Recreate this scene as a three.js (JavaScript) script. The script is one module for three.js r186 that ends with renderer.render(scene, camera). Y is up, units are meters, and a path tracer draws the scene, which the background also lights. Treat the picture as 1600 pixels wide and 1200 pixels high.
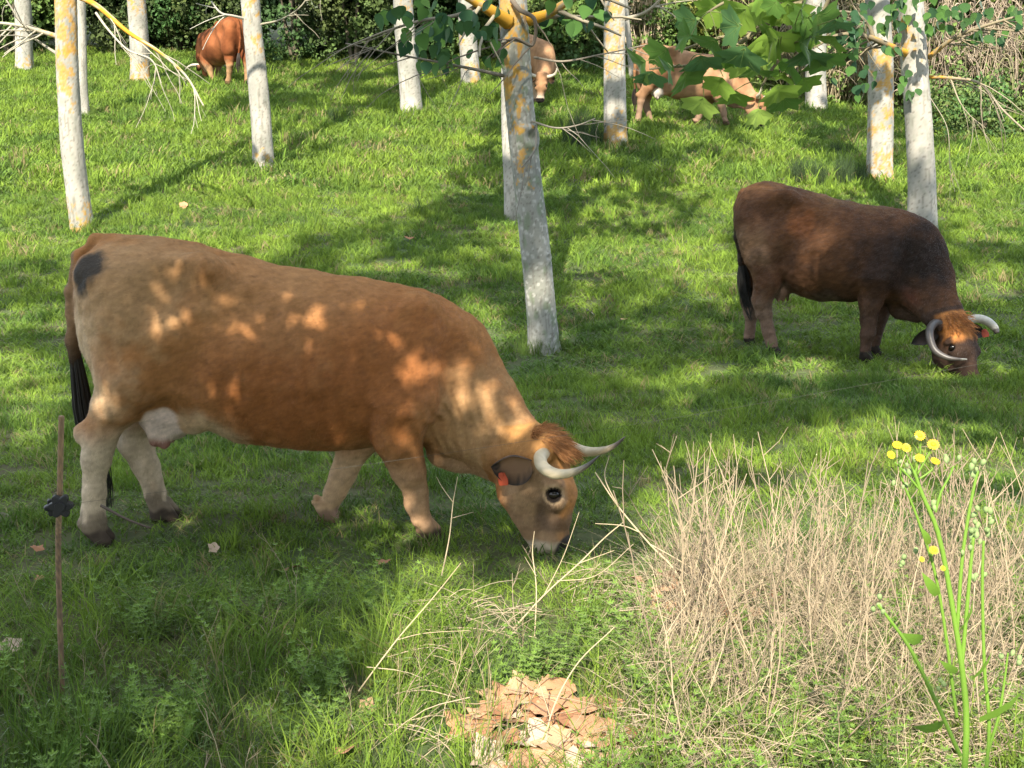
import * as THREE from 'three';
import { mergeGeometries } from 'three/addons/utils/BufferGeometryUtils.js';
import { createNoise2D, createNoise3D } from 'simplex-noise';

// ---------------------------------------------------------------- camera, sky, sun, exposure
const scene = new THREE.Scene();
const FPX = 1875, PITCH = THREE.MathUtils.degToRad(12.4), EYE = 1.74;
const camera = new THREE.PerspectiveCamera(2 * Math.atan(600 / FPX) * 180 / Math.PI, 4 / 3, 0.05, 500);
camera.position.set(0, EYE, 0);
camera.rotation.x = -PITCH;
scene.add(camera);
const SUN_EL = THREE.MathUtils.degToRad(41), SUN_AZ = THREE.MathUtils.degToRad(-9); // behind the camera, a little left
const SUN = new THREE.Vector3(Math.sin(SUN_AZ) * Math.cos(SUN_EL), Math.sin(SUN_EL), Math.cos(SUN_AZ) * Math.cos(SUN_EL));
// a hazy bright spring sky: pale at the horizon, soft blue above, thin broken cloud
{
  const SW = 512, SH = 256, data = new Float32Array(SW * SH * 4), cn = createNoise3D((() => { let a = 9; return () => { a = (a * 16807) % 2147483647; return a / 2147483647; }; })());
  for (let r = 0; r < SH; r++) for (let c = 0; c < SW; c++) {
    const up = ((r + 0.5) / SH - 0.5) * Math.PI, az = ((c + 0.5) / SW - 0.5) * 2 * Math.PI, y = Math.sin(up), x = Math.cos(az) * Math.cos(up), z = Math.sin(az) * Math.cos(up);
    const t = Math.pow(Math.max(0, y), 0.5), k = 1 / (Math.max(0, y) + 0.25), cl = cn(x * k * 1.1, 0.3, z * k * 1.1) * 0.6 + cn(x * k * 2.6, 3, z * k * 2.6) * 0.3 + cn(x * k * 6, 7, z * k * 6) * 0.12;
    const cloud = Math.min(1, Math.max(0, (cl + 0.15) / 0.6)) * Math.min(1, Math.max(0, y) * 6), near = Math.pow(Math.max(0, x * SUN.x + y * SUN.y + z * SUN.z), 8) * 0.5;
    const clear = [0.62 - 0.36 * t + near, 0.66 - 0.27 * t + near, 0.68 - 0.1 * t + near * 0.9], o = (r * SW + c) * 4;
    for (let q = 0; q < 3; q++) data[o + q] = 1.08 * (clear[q] + ([0.86, 0.85, 0.82][q] - clear[q]) * cloud * 0.85);
    data[o + 3] = 1;
  }
  const tex = new THREE.DataTexture(data, SW, SH, THREE.RGBAFormat, THREE.FloatType); tex.mapping = THREE.EquirectangularReflectionMapping; tex.magFilter = tex.minFilter = THREE.LinearFilter; tex.needsUpdate = true;
  scene.background = tex; scene.environment = tex;
}
const sun = new THREE.DirectionalLight(new THREE.Color(1, 0.92, 0.76), 3.5);
sun.name = 'sun';
sun.target.position.set(0, 0, -10); sun.position.copy(SUN).multiplyScalar(60).add(sun.target.position);
sun.castShadow = true; sun.shadow.mapSize.set(4096, 4096);
Object.assign(sun.shadow.camera, { left: -30, right: 30, top: 30, bottom: -30, near: 1, far: 160 });
scene.add(sun, sun.target);
const renderer = new THREE.WebGLRenderer({ antialias: true });
renderer.shadowMap.enabled = true;
renderer.toneMapping = THREE.LinearToneMapping;
renderer.toneMappingExposure = 3.1;

// ---------------------------------------------------------------- helpers
function rng(seed) { let a = seed >>> 0; return () => { a = (a + 0x6D2B79F5) | 0; let t = Math.imul(a ^ (a >>> 15), 1 | a); t = (t + Math.imul(t ^ (t >>> 7), 61 | t)) ^ t; return ((t ^ (t >>> 14)) >>> 0) / 4294967296; }; }
const n2 = createNoise2D(rng(11)), n3 = createNoise3D(rng(12));
const V = (x, y, z) => new THREE.Vector3(x, y, z);
const clamp = (x, a = 0, b = 1) => Math.min(b, Math.max(a, x));
const mix = (a, b, t) => a + (b - a) * t;
const sst = (a, b, x) => { const t = clamp((x - a) / (b - a)); return t * t * (3 - 2 * t); };
const CT = Math.cos(PITCH), ST = Math.sin(PITCH);
// direction of the sight line through a point of the survey photograph (1600 x 1200), used to measure positions
function sight(px, py) { const x = (px - 800) / FPX, y = (600 - py) / FPX; return V(x, y * CT - ST, -y * ST - CT); }
function at(px, py, D) { const r = sight(px, py); return r.multiplyScalar(D / -r.z).add(camera.position); }
function toPx(x, y, z) { const dy = y - EYE, yc = dy * CT - z * ST, zc = dy * ST + z * CT; return [800 - x / zc * FPX, 600 + yc / zc * FPX]; }
const softplus = (x, k) => Math.log(1 + Math.exp(x * k)) / k;
function H(x, z) {
  const D = -z;
  let h = 0.155 * softplus(D - 9.1, 2.2) - 0.075 * softplus(D - 17, 0.8) * sst(1, 7, x * 20 / Math.max(D, 10));
  h += 0.03 * n2(x * 0.35, z * 0.35) * sst(5.5, 9, D) + 0.012 * n2(x * 1.3 + 7, z * 1.3);
  h -= 0.1 * sst(4.4, 3.2, D) * sst(0.2, -1.2, x);
  return D > 60 ? h * 1 : h;
}
function ground(px, py) { const r = sight(px, py); let t = 1; for (; t < 80; t += 0.02) { const y = EYE + r.y * t; if (y < H(r.x * t, r.z * t)) break; } return V(r.x * t, H(r.x * t, r.z * t), r.z * t); }
const names = new Map();
function numbered(n) { const k = names.get(n) ?? 0; names.set(n, k + 1); return k ? n + '_' + String(k).padStart(3, '0') : n; }
function tag(o, label, category, group, kind) { o.userData.label = label; if (category) o.userData.category = category; if (group) o.userData.group = group; if (kind) o.userData.kind = kind; return o; }
function shadow(o) { o.traverse((c) => { if (c.isMesh) { c.castShadow = true; c.receiveShadow = true; } }); return o; }
function top(o, name) { o.name = numbered(name); scene.add(o); shadow(o); return o; }
const mesh = (name, g, m, parent) => { const o = new THREE.Mesh(g, m); o.name = name; o.castShadow = o.receiveShadow = true; if (parent) parent.add(o); return o; };
const std = (c, rough = 0.9, extra = {}) => new THREE.MeshStandardMaterial({ color: Array.isArray(c) ? new THREE.Color().setRGB(...c) : c, roughness: rough, side: THREE.DoubleSide, ...extra });
const vcol = (rough = 0.9, extra = {}) => new THREE.MeshStandardMaterial({ vertexColors: true, roughness: rough, side: THREE.DoubleSide, ...extra });
const leafMat = (c, tr = 0.35, rough = 0.7) => new THREE.MeshPhysicalMaterial({ color: new THREE.Color().setRGB(...c), roughness: rough, transmission: tr, thickness: 0, side: THREE.DoubleSide, ior: 1.3 });
function geo(pos, idx, col, nor) {
  const g = new THREE.BufferGeometry();
  g.setAttribute('position', new THREE.BufferAttribute(pos instanceof Float32Array ? pos : new Float32Array(pos), 3));
  if (col) g.setAttribute('color', new THREE.BufferAttribute(col instanceof Float32Array ? col : new Float32Array(col), 3));
  g.setIndex(new THREE.BufferAttribute(idx instanceof Uint32Array ? idx : new Uint32Array(idx), 1));
  if (nor) g.setAttribute('normal', new THREE.BufferAttribute(nor, 3)); else g.computeVertexNormals();
  return g;
}
// tapered tube through points with radii; colour is a function (t, angle) or an array
function tube(pts, rad, sides = 6, seg = 0, color) {
  const P = seg ? new THREE.CatmullRomCurve3(pts, false, 'centripetal').getPoints(seg) : pts, n = P.length, pos = [], idx = [], col = [];
  const R = typeof rad === 'function' ? rad : (t) => { const s = t * (rad.length - 1), i = Math.min(rad.length - 2, Math.floor(s)); return mix(rad[i], rad[i + 1], s - i); };
  let N = null; const T = V(0, 0, 0), B = V(0, 0, 0);
  for (let i = 0; i < n; i++) {
    T.subVectors(P[Math.min(n - 1, i + 1)], P[Math.max(0, i - 1)]).normalize();
    if (!N) { N = Math.abs(T.y) < 0.9 ? V(0, 1, 0) : V(1, 0, 0); }
    N = N.clone().addScaledVector(T, -N.dot(T)).normalize(); B.crossVectors(T, N);
    const t = i / (n - 1), r = R(t);
    for (let k = 0; k < sides; k++) {
      const a = k / sides * 2 * Math.PI, c = Math.cos(a) * r, s = Math.sin(a) * r;
      pos.push(P[i].x + N.x * c + B.x * s, P[i].y + N.y * c + B.y * s, P[i].z + N.z * c + B.z * s);
      if (color) col.push(...(typeof color === 'function' ? color(t, a) : color));
      if (i) { const a0 = (i - 1) * sides + k, a1 = (i - 1) * sides + (k + 1) % sides, b0 = a0 + sides, b1 = a1 + sides; idx.push(a0, a1, b0, a1, b1, b0); }
    }
  }
  const cap = (i0, p, flip, t) => { const c = pos.length / 3; pos.push(p.x, p.y, p.z); if (color) col.push(...(typeof color === 'function' ? color(t, 0) : color)); for (let k = 0; k < sides; k++) flip ? idx.push(c, i0 + (k + 1) % sides, i0 + k) : idx.push(c, i0 + k, i0 + (k + 1) % sides); };
  cap(0, P[0], true, 0); cap((n - 1) * sides, P[n - 1], false, 1);
  return geo(pos, idx, color ? col : null);
}
const dummy = new THREE.Object3D();
function inst(name, g, m, list, parent) { // list: [{p, q|r, s, c}]
  const o = new THREE.InstancedMesh(g, m, list.length); o.name = name; o.castShadow = o.receiveShadow = true;
  list.forEach((e, i) => {
    dummy.position.copy(e.p); if (e.q) dummy.quaternion.copy(e.q); else dummy.rotation.set(...e.r);
    typeof e.s === 'number' ? dummy.scale.setScalar(e.s) : dummy.scale.set(...e.s);
    dummy.updateMatrix(); o.setMatrixAt(i, dummy.matrix); if (e.c) o.setColorAt(i, e.c);
  });
  o.userData.kind = 'stuff';
  if (parent) parent.add(o);
  return o;
}

// ---------------------------------------------------------------- ground
{
  const xs = [], zs = [];
  for (let x = -150; x <= 150; x += Math.abs(x) < 16 ? 0.16 : 6) xs.push(x);
  for (let z = 60; z >= -200; z -= (z < 3 && z > -38) ? 0.16 : 4) zs.push(z);
  const pos = [], col = [], idx = [];
  zs.forEach((z, j) => xs.forEach((x, i) => {
    pos.push(x, H(x, z), z);
    const a = n2(x * 2.1, z * 2.1) * 0.5 + 0.5, b = n2(x * 0.5 + 40, z * 0.5) * 0.5 + 0.5, c = n2(x * 9, z * 9) * 0.5 + 0.5;
    col.push(mix(0.06, 0.045, b) + 0.05 * a * c, mix(0.055, 0.085, b) + 0.03 * a * c, 0.02 + 0.02 * a * c);
    if (i && j) { const p = j * xs.length + i, q = p - xs.length; idx.push(q - 1, p - 1, q, p - 1, p, q); }
  }));
  const g = top(new THREE.Mesh(geo(pos, idx, col), vcol(1)), 'ground');
  tag(g, 'grassy pasture ground rising gently towards the back', 'ground', null, 'structure');
}

// ---------------------------------------------------------------- implicit surfaces for the animals
function smin(a, b, k) { const h = Math.max(k - Math.abs(a - b), 0) / k; return Math.min(a, b) - h * h * k * 0.25; }
class Field {
  constructor() { this.list = []; }
  seg(a, b, ra, rb, k = 0.05, s = 1, cut = false) { this.list.push({ ax: a.x, ay: a.y, az: a.z / s, bx: b.x - a.x, by: b.y - a.y, bz: (b.z - a.z) / s, ra, rb, k, s, cut, l: Math.max(1e-9, (b.x - a.x) ** 2 + (b.y - a.y) ** 2 + ((b.z - a.z) / s) ** 2) }); return this; }
  chain(pts, k = 0.05) { for (let i = 0; i + 1 < pts.length; i++) { const [a, ra, wa] = pts[i], [b, rb, wb] = pts[i + 1]; const s = wa ? ((wa + wb) / (ra + rb)) : 1; this.seg(a, b, ra, rb, k, s); } return this; }
  ball(p, r, k = 0.03, s = 1, cut = false) { return this.seg(p, p, r, r, k, s, cut); }
  d(x, y, z) {
    let d = 9;
    for (const q of this.list) {
      const px = x - q.ax, py = y - q.ay, pz = z / q.s - q.az, h = clamp((px * q.bx + py * q.by + pz * q.bz) / q.l);
      const e = Math.hypot(px - q.bx * h, py - q.by * h, pz - q.bz * h) - (q.ra + (q.rb - q.ra) * h);
      d = q.cut ? -smin(-d, e, q.k) : smin(d, e, q.k);
    }
    return d;
  }
}
function surface(sdf, lo, hi, c) {
  const B = 6, nx = Math.ceil((hi[0] - lo[0]) / c / B) * B, ny = Math.ceil((hi[1] - lo[1]) / c / B) * B, nz = Math.ceil((hi[2] - lo[2]) / c / B) * B;
  const F = new Float32Array(nx * ny * nz), id = (i, j, k) => (k * ny + j) * nx + i, act = [];
  for (let k = 0; k < nz; k += B) for (let j = 0; j < ny; j += B) for (let i = 0; i < nx; i += B) {
    const h = (B - 1) / 2, d = sdf(lo[0] + (i + h) * c, lo[1] + (j + h) * c, lo[2] + (k + h) * c), on = Math.abs(d) < B * c * 1.6;
    if (on) act.push([i, j, k]);
    for (let kk = k; kk < k + B; kk++) for (let jj = j; jj < j + B; jj++) for (let ii = i; ii < i + B; ii++) F[id(ii, jj, kk)] = on ? sdf(lo[0] + ii * c, lo[1] + jj * c, lo[2] + kk * c) : d;
  }
  const vid = new Int32Array(nx * ny * nz).fill(-1), pos = [], idx = [];
  const off = [0, 1, nx, nx + 1, nx * ny, nx * ny + 1, nx * ny + nx, nx * ny + nx + 1], E = [[0, 1], [2, 3], [4, 5], [6, 7], [0, 2], [1, 3], [4, 6], [5, 7], [0, 4], [1, 5], [2, 6], [3, 7]];
  for (const [bi, bj, bk] of act) for (let k = bk; k < Math.min(bk + B, nz - 1); k++) for (let j = bj; j < Math.min(bj + B, ny - 1); j++) for (let i = bi; i < Math.min(bi + B, nx - 1); i++) {
    const o = id(i, j, k); let m = 0; for (let q = 0; q < 8; q++) if (F[o + off[q]] < 0) m |= 1 << q;
    if (m === 0 || m === 255) continue;
    let x = 0, y = 0, z = 0, n = 0;
    for (const [a, b] of E) { const fa = F[o + off[a]], fb = F[o + off[b]]; if ((fa < 0) === (fb < 0)) continue; const t = fa / (fa - fb); x += mix(a & 1, b & 1, t); y += mix((a >> 1) & 1, (b >> 1) & 1, t); z += mix((a >> 2) & 1, (b >> 2) & 1, t); n++; }
    vid[o] = pos.length / 3; pos.push(lo[0] + (i + x / n) * c, lo[1] + (j + y / n) * c, lo[2] + (k + z / n) * c);
  }
  const quad = (a, b, cc, d, f) => { if (a < 0 || b < 0 || cc < 0 || d < 0) return; f ? idx.push(a, b, cc, a, cc, d) : idx.push(a, cc, b, a, d, cc); };
  for (const [bi, bj, bk] of act) for (let k = Math.max(1, bk); k < Math.min(bk + B, nz - 1); k++) for (let j = Math.max(1, bj); j < Math.min(bj + B, ny - 1); j++) for (let i = Math.max(1, bi); i < Math.min(bi + B, nx - 1); i++) {
    const o = id(i, j, k), s = F[o] < 0, X = 1, Y = nx, Z = nx * ny;
    if (s !== F[o + X] < 0) quad(vid[o - Y - Z], vid[o - Z], vid[o], vid[o - Y], s);
    if (s !== F[o + Y] < 0) quad(vid[o - X - Z], vid[o - X], vid[o], vid[o - Z], s);
    if (s !== F[o + Z] < 0) quad(vid[o - X - Y], vid[o - Y], vid[o], vid[o - X], s);
  }
  const nor = new Float32Array(pos.length), e = c * 0.4;
  for (let i = 0; i < pos.length; i += 3) {
    const [x, y, z] = [pos[i], pos[i + 1], pos[i + 2]]; let gx = sdf(x + e, y, z) - sdf(x - e, y, z), gy = sdf(x, y + e, z) - sdf(x, y - e, z), gz = sdf(x, y, z + e) - sdf(x, y, z - e); const l = Math.hypot(gx, gy, gz) || 1;
    nor[i] = gx / l; nor[i + 1] = gy / l; nor[i + 2] = gz / l;
  }
  return { pos: new Float32Array(pos), idx: new Uint32Array(idx), nor };
}
function paint(s, f) { const col = new Float32Array(s.pos.length), p = V(0, 0, 0), n = V(0, 0, 0); for (let i = 0; i < s.pos.length; i += 3) { p.fromArray(s.pos, i); n.fromArray(s.nor, i); const c = f(p, n); col[i] = c[0]; col[i + 1] = c[1]; col[i + 2] = c[2]; } return geo(s.pos, s.idx, col, s.nor); }

// skull, jaw and muzzle, in the head's own frame: x to the face's front, y to the poll, z to its left side
function headField() {
  const f = new Field();
  f.seg(V(-0.075, -0.055, 0), V(-0.07, -0.17, 0), 0.115, 0.135, 0.04, 0.88);
  f.seg(V(-0.02, -0.05, 0), V(0.005, -0.2, 0), 0.098, 0.092, 0.04, 1.0);           // forehead
  f.seg(V(0.005, -0.2, 0), V(-0.005, -0.42, 0), 0.09, 0.066, 0.04, 0.86);            // bridge of the nose
  f.seg(V(-0.155, -0.195, 0.045), V(-0.09, -0.37, 0.025), 0.09, 0.06, 0.05, 0.62);  // jaws
  f.seg(V(-0.155, -0.195, -0.045), V(-0.09, -0.37, -0.025), 0.09, 0.06, 0.05, 0.62);
  f.seg(V(-0.005, -0.425, 0), V(-0.05, -0.45, 0), 0.068, 0.052, 0.03, 1.22);        // muzzle
  f.seg(V(-0.085, -0.4, 0), V(-0.065, -0.455, 0), 0.045, 0.038, 0.03, 1.1);          // chin
  f.seg(V(-0.02, 0.015, -0.06), V(-0.02, 0.015, 0.06), 0.05, 0.05, 0.04);           // poll
  for (const s of [-1, 1]) {
    f.seg(V(0.05, -0.145, 0.083 * s), V(0.015, -0.15, 0.1 * s), 0.026, 0.02, 0.03);  // brow
    f.ball(V(0.035, -0.235, 0.083 * s), 0.03, 0.04);
    f.ball(V(0.035, -0.192, 0.108 * s), 0.024, 0.014, 1, true);                       // eye socket
    f.ball(V(0.052, -0.45, 0.043 * s), 0.014, 0.015, 1, true);                        // nostril
    f.seg(V(0.0, -0.02, 0.08 * s), V(0.0, -0.03, 0.12 * s), 0.036, 0.03, 0.02);       // horn root
  }
  f.seg(V(0.02, -0.5, -0.05), V(-0.085, -0.425, -0.065), 0.003, 0.003, 0.012, 1, true);
  f.seg(V(0.02, -0.5, 0.05), V(-0.085, -0.425, 0.065), 0.003, 0.003, 0.012, 1, true);
  return f;
}
const HEAD = headField();
// an ear: a cupped leaf with thickness, root at the origin, length along +y, open side +z
function earGeo(len, wid, outer, inner, rim) {
  const pos = [], col = [], idx = [], U = 14, W = 10;
  for (const side of [0, 1]) for (let i = 0; i <= U; i++) for (let j = 0; j <= W; j++) {
    const u = i / U, v = j / W * 2 - 1, w = wid * (0.42 + 0.9 * Math.sin(Math.PI * Math.pow(u, 0.75)) * 0.62) * Math.sqrt(Math.max(0, 1 - Math.pow(u, 5)));
    const cup = 1.0 * w * v * v - 0.35 * w * Math.sin(u * 3.1) + (side ? -0.007 * (1 - Math.abs(v) ** 6) * (1 - u ** 6) : 0);
    pos.push(w * v * (0.9 - 0.25 * (1 - u)), len * u, cup);
    const e = Math.max(Math.abs(v), u) , k = sst(0.6, 0.95, e + 0.15 * n2(u * 7, v * 5 + side * 9)), c = side ? outer : inner; col.push(mix(c[0], rim[0], k), mix(c[1], rim[1], k), mix(c[2], rim[2], k));
    if (i && j) { const p = side * (U + 1) * (W + 1) + i * (W + 1) + j, q = p - W - 1; side ? idx.push(q - 1, q, p - 1, q, p, p - 1) : idx.push(q - 1, p - 1, q, p - 1, p, q); }
  }
  return geo(pos, idx, col);
}
const furMat = new THREE.MeshPhysicalMaterial({ vertexColors: true, roughness: 0.9, specularIntensity: 0.25, side: THREE.FrontSide });
const hairMat = new THREE.MeshPhysicalMaterial({ color: 0xffffff, roughness: 0.45, specularIntensity: 0.6, side: THREE.DoubleSide }), hornMat = vcol(0.42), eyeMat = new THREE.MeshPhysicalMaterial({ color: new THREE.Color(0.008, 0.006, 0.005), roughness: 0.16 });
const lidMat = std([0.03, 0.022, 0.018], 0.7), tagMat = std([0.36, 0.05, 0.014], 0.65);
const hairGeo = geo([-0.5, 0, 0, 0.5, 0, 0, 0, 1, 0.15], [0, 1, 2]);
function hairs(name, s, col, count, len, wid, flow, seed, parent, keep) { // short coat lying along the skin
  const R = rng(seed), cum = [], A = V(0, 0, 0), Bv = V(0, 0, 0), Cv = V(0, 0, 0); let tot = 0;
  for (let t = 0; t < s.idx.length; t += 3) { A.fromArray(s.pos, s.idx[t] * 3); Bv.fromArray(s.pos, s.idx[t + 1] * 3).sub(A); Cv.fromArray(s.pos, s.idx[t + 2] * 3).sub(A); tot += Bv.cross(Cv).length(); cum.push(tot); }
  const list = [], m4 = new THREE.Matrix4();
  for (let i = 0; i < count; i++) {
    const r = R() * tot; let a = 0, b = cum.length - 1; while (a < b) { const m = (a + b) >> 1; cum[m] < r ? a = m + 1 : b = m; }
    const vi = s.idx[a * 3 + Math.floor(R() * 3)] * 3, u = R(), w = R() * (1 - u);
    const p = V(0, 0, 0), q = V(0, 0, 0); p.fromArray(s.pos, s.idx[a * 3] * 3).multiplyScalar(1 - u - w); p.addScaledVector(q.fromArray(s.pos, s.idx[a * 3 + 1] * 3), u); p.addScaledVector(q.fromArray(s.pos, s.idx[a * 3 + 2] * 3), w);
    const n = V(0, 0, 0).fromArray(s.nor, vi); if (keep && !keep(p, n)) continue;
    const d = flow(p).clone(); d.x += 0.5 * n3(p.x * 5, p.y * 5, p.z * 5); d.y += 0.5 * n3(p.x * 5 + 9, p.y * 5, p.z * 5); d.addScaledVector(n, -d.dot(n)).normalize().addScaledVector(n, 0.1 + 0.2 * R()).add(V(R() - 0.5, R() - 0.5, R() - 0.5).multiplyScalar(0.22)).normalize();
    const x = V(0, 0, 0).crossVectors(d, n).normalize(), z = V(0, 0, 0).crossVectors(x, d);
    m4.makeBasis(x, d, z); const L = len * (0.6 + 0.8 * R()), v = (0.7 + 0.6 * R()) * (1 + 0.3 * n3(p.x * 22 + p.y * 10, p.y * 55 - p.x * 20, p.z * 40));
    list.push({ p: p.addScaledVector(n, -0.001), q: new THREE.Quaternion().setFromRotationMatrix(m4), s: [wid, L, L], c: new THREE.Color().setRGB(col[vi] * v, col[vi + 1] * v, col[vi + 2] * v) });
  }
  return inst(name, hairGeo, hairMat, list, parent);
}
const wrapC = (c, k) => [c[0] * k, c[1] * k, c[2] * k];
const blend = (a, b, t) => [mix(a[0], b[0], t), mix(a[1], b[1], t), mix(a[2], b[2], t)];
function strand(parent, name, pts, n, spread, rad, color, seed, droop = 0.02) { // a bunch of hair along a path
  const R = rng(seed), gs = [];
  for (let i = 0; i < n; i++) { const a = R() * 6.28, q = Math.sqrt(R()) * spread, len = 0.55 + 0.45 * R(), m = pts.length - 1; gs.push(tube(pts.map((p, j) => { const t = j / m, w = Math.sin(Math.PI * Math.min(1, 0.15 + t * 0.75)); return pts[0].clone().lerp(p, 1).multiplyScalar(1).add(V(Math.cos(a) * q * w + (R() - 0.5) * droop * t, (R() - 0.5) * droop * t, Math.sin(a) * q * w)); }).slice(0, Math.max(3, Math.round(pts.length * len))), [rad, rad * 0.9, rad * 0.3], 4, 10, wrapC(color, 0.7 + 0.6 * R()))); }
  return mesh(name, mergeGeometries(gs), vcol(0.65), parent);
}
/* an animal of flesh: o = origin, yaw, field (body prims, local), head {p, yaw, tilt, roll, k}, horns [[...pts], [...]] in the head frame */
function cow(spec) {
  const g = new THREE.Group(); g.position.copy(spec.o); g.rotation.y = spec.yaw;
  const hm = new THREE.Matrix4().compose(spec.head.p, new THREE.Quaternion().setFromEuler(new THREE.Euler(spec.head.roll ?? 0, spec.head.yaw, spec.head.tilt, 'YXZ')), V(1, 1, 1).multiplyScalar(spec.head.k ?? 1)), hi = hm.clone().invert(), e = hi.elements, hk = spec.head.k ?? 1;
  const toHead = (x, y, z) => [e[0] * x + e[4] * y + e[8] * z + e[12], e[1] * x + e[5] * y + e[9] * z + e[13], e[2] * x + e[6] * y + e[10] * z + e[14]];
  const hp = spec.head.p, F = spec.field;
  let s = spec.surface;
  if (!s) {
    const sdf = (x, y, z) => {
      let d = F.d(x, y, z);
      const r = Math.hypot(x - hp.x, y - hp.y, z - hp.z);
      if (r < 0.85) { const h = toHead(x, y, z); d = smin(d, HEAD.d(h[0], h[1], h[2]) * hk, 0.05); }
      if (spec.detail && Math.abs(d) < 0.05) d += spec.detail(x, y, z);
      return d;
    };
    s = surface(sdf, spec.lo, spec.hi, spec.cell);
  }
  const geom = paint(s, (p, n) => spec.color(p, toHead(p.x, p.y, p.z), n));
  mesh('body', geom, furMat, g);
  const hg = new THREE.Group(); // only a frame for placing: its children are moved to the animal
  hg.applyMatrix4(hm);
  const put = (m) => { m.applyMatrix4(hm); g.add(m); return m; };
  for (const h of spec.horns) put(mesh('horn', tube(h.p, h.r, 14, 26, (t, a) => { const k = 0.85 + 0.15 * n2(t * 30, a), d = sst(h.dark ?? 0.62, 0.9, t + 0.05 * n2(t * 9, a * 2)); return blend(wrapC(h.c ?? [0.6, 0.5, 0.34], k), [0.07, 0.06, 0.055], d); }), hornMat, null));
  for (const sd of [-1, 1]) {
    const eye = new THREE.SphereGeometry(0.026, 18, 12); eye.scale(0.95, 0.72, 0.72); put(mesh('eye', eye.translate(0.033, -0.192, 0.092 * sd), eyeMat, null));
    const ec = spec.ear, E = earGeo(ec.len, ec.wid, ec.outer, ec.inner, ec.rim), q = ec.q[sd > 0 ? 0 : 1];
    const m = mesh('ear', E, vcol(0.8), null); m.position.copy(q.p); m.up.copy(V(0, 1, 0));
    const y = q.dir.clone().normalize(), z = q.open.clone().addScaledVector(y, -q.open.dot(y)).normalize(), x = V(0, 0, 0).crossVectors(y, z); m.quaternion.setFromRotationMatrix(new THREE.Matrix4().makeBasis(x, y, z)); put(m);
    if (q.tag) {
      const sh = new THREE.Shape(); sh.moveTo(-0.014, 0); sh.lineTo(0.014, 0); sh.lineTo(0.024, -0.028); sh.quadraticCurveTo(0.025, -0.05, 0.018, -0.054); sh.lineTo(-0.018, -0.054); sh.quadraticCurveTo(-0.025, -0.05, -0.024, -0.028); sh.closePath();
      const tg = new THREE.ExtrudeGeometry(sh, { depth: 0.002, bevelEnabled: true, bevelSize: 0.001, bevelThickness: 0.001, bevelSegments: 1 });
      const t = mesh('ear_tag', mergeGeometries([tg, new THREE.CylinderGeometry(0.009, 0.009, 0.006, 12).rotateX(Math.PI / 2).translate(0, -0.006, 0.004).toNonIndexed()]), tagMat, null); t.position.copy(q.tag); t.rotation.set(...(q.tagRot ?? [0, 0, 0])); put(t);
    }
  }
  g.userData.s = s; g.userData.col = geom.attributes.color.array; g.userData.hm = hm;
  return g;
}
function finish(g, name, label, group) { const { s, col } = g.userData; g.userData = {}; top(g, name); tag(g, label, 'cow', group); return { s, col }; }

// frame of an animal seen from the side: turns a point of the photograph, at dz metres in front of its middle plane, into its own frame
function framer(o, yaw) {
  const n = V(Math.sin(yaw), 0, Math.cos(yaw)), inv = new THREE.Matrix4().makeRotationY(-yaw);
  return (px, py, dz = 0) => { const r = sight(px, py), q = o.clone().addScaledVector(n, dz).sub(camera.position).dot(n) / r.dot(n); return r.multiplyScalar(q).add(camera.position).sub(o).applyMatrix4(inv); };
}
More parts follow.
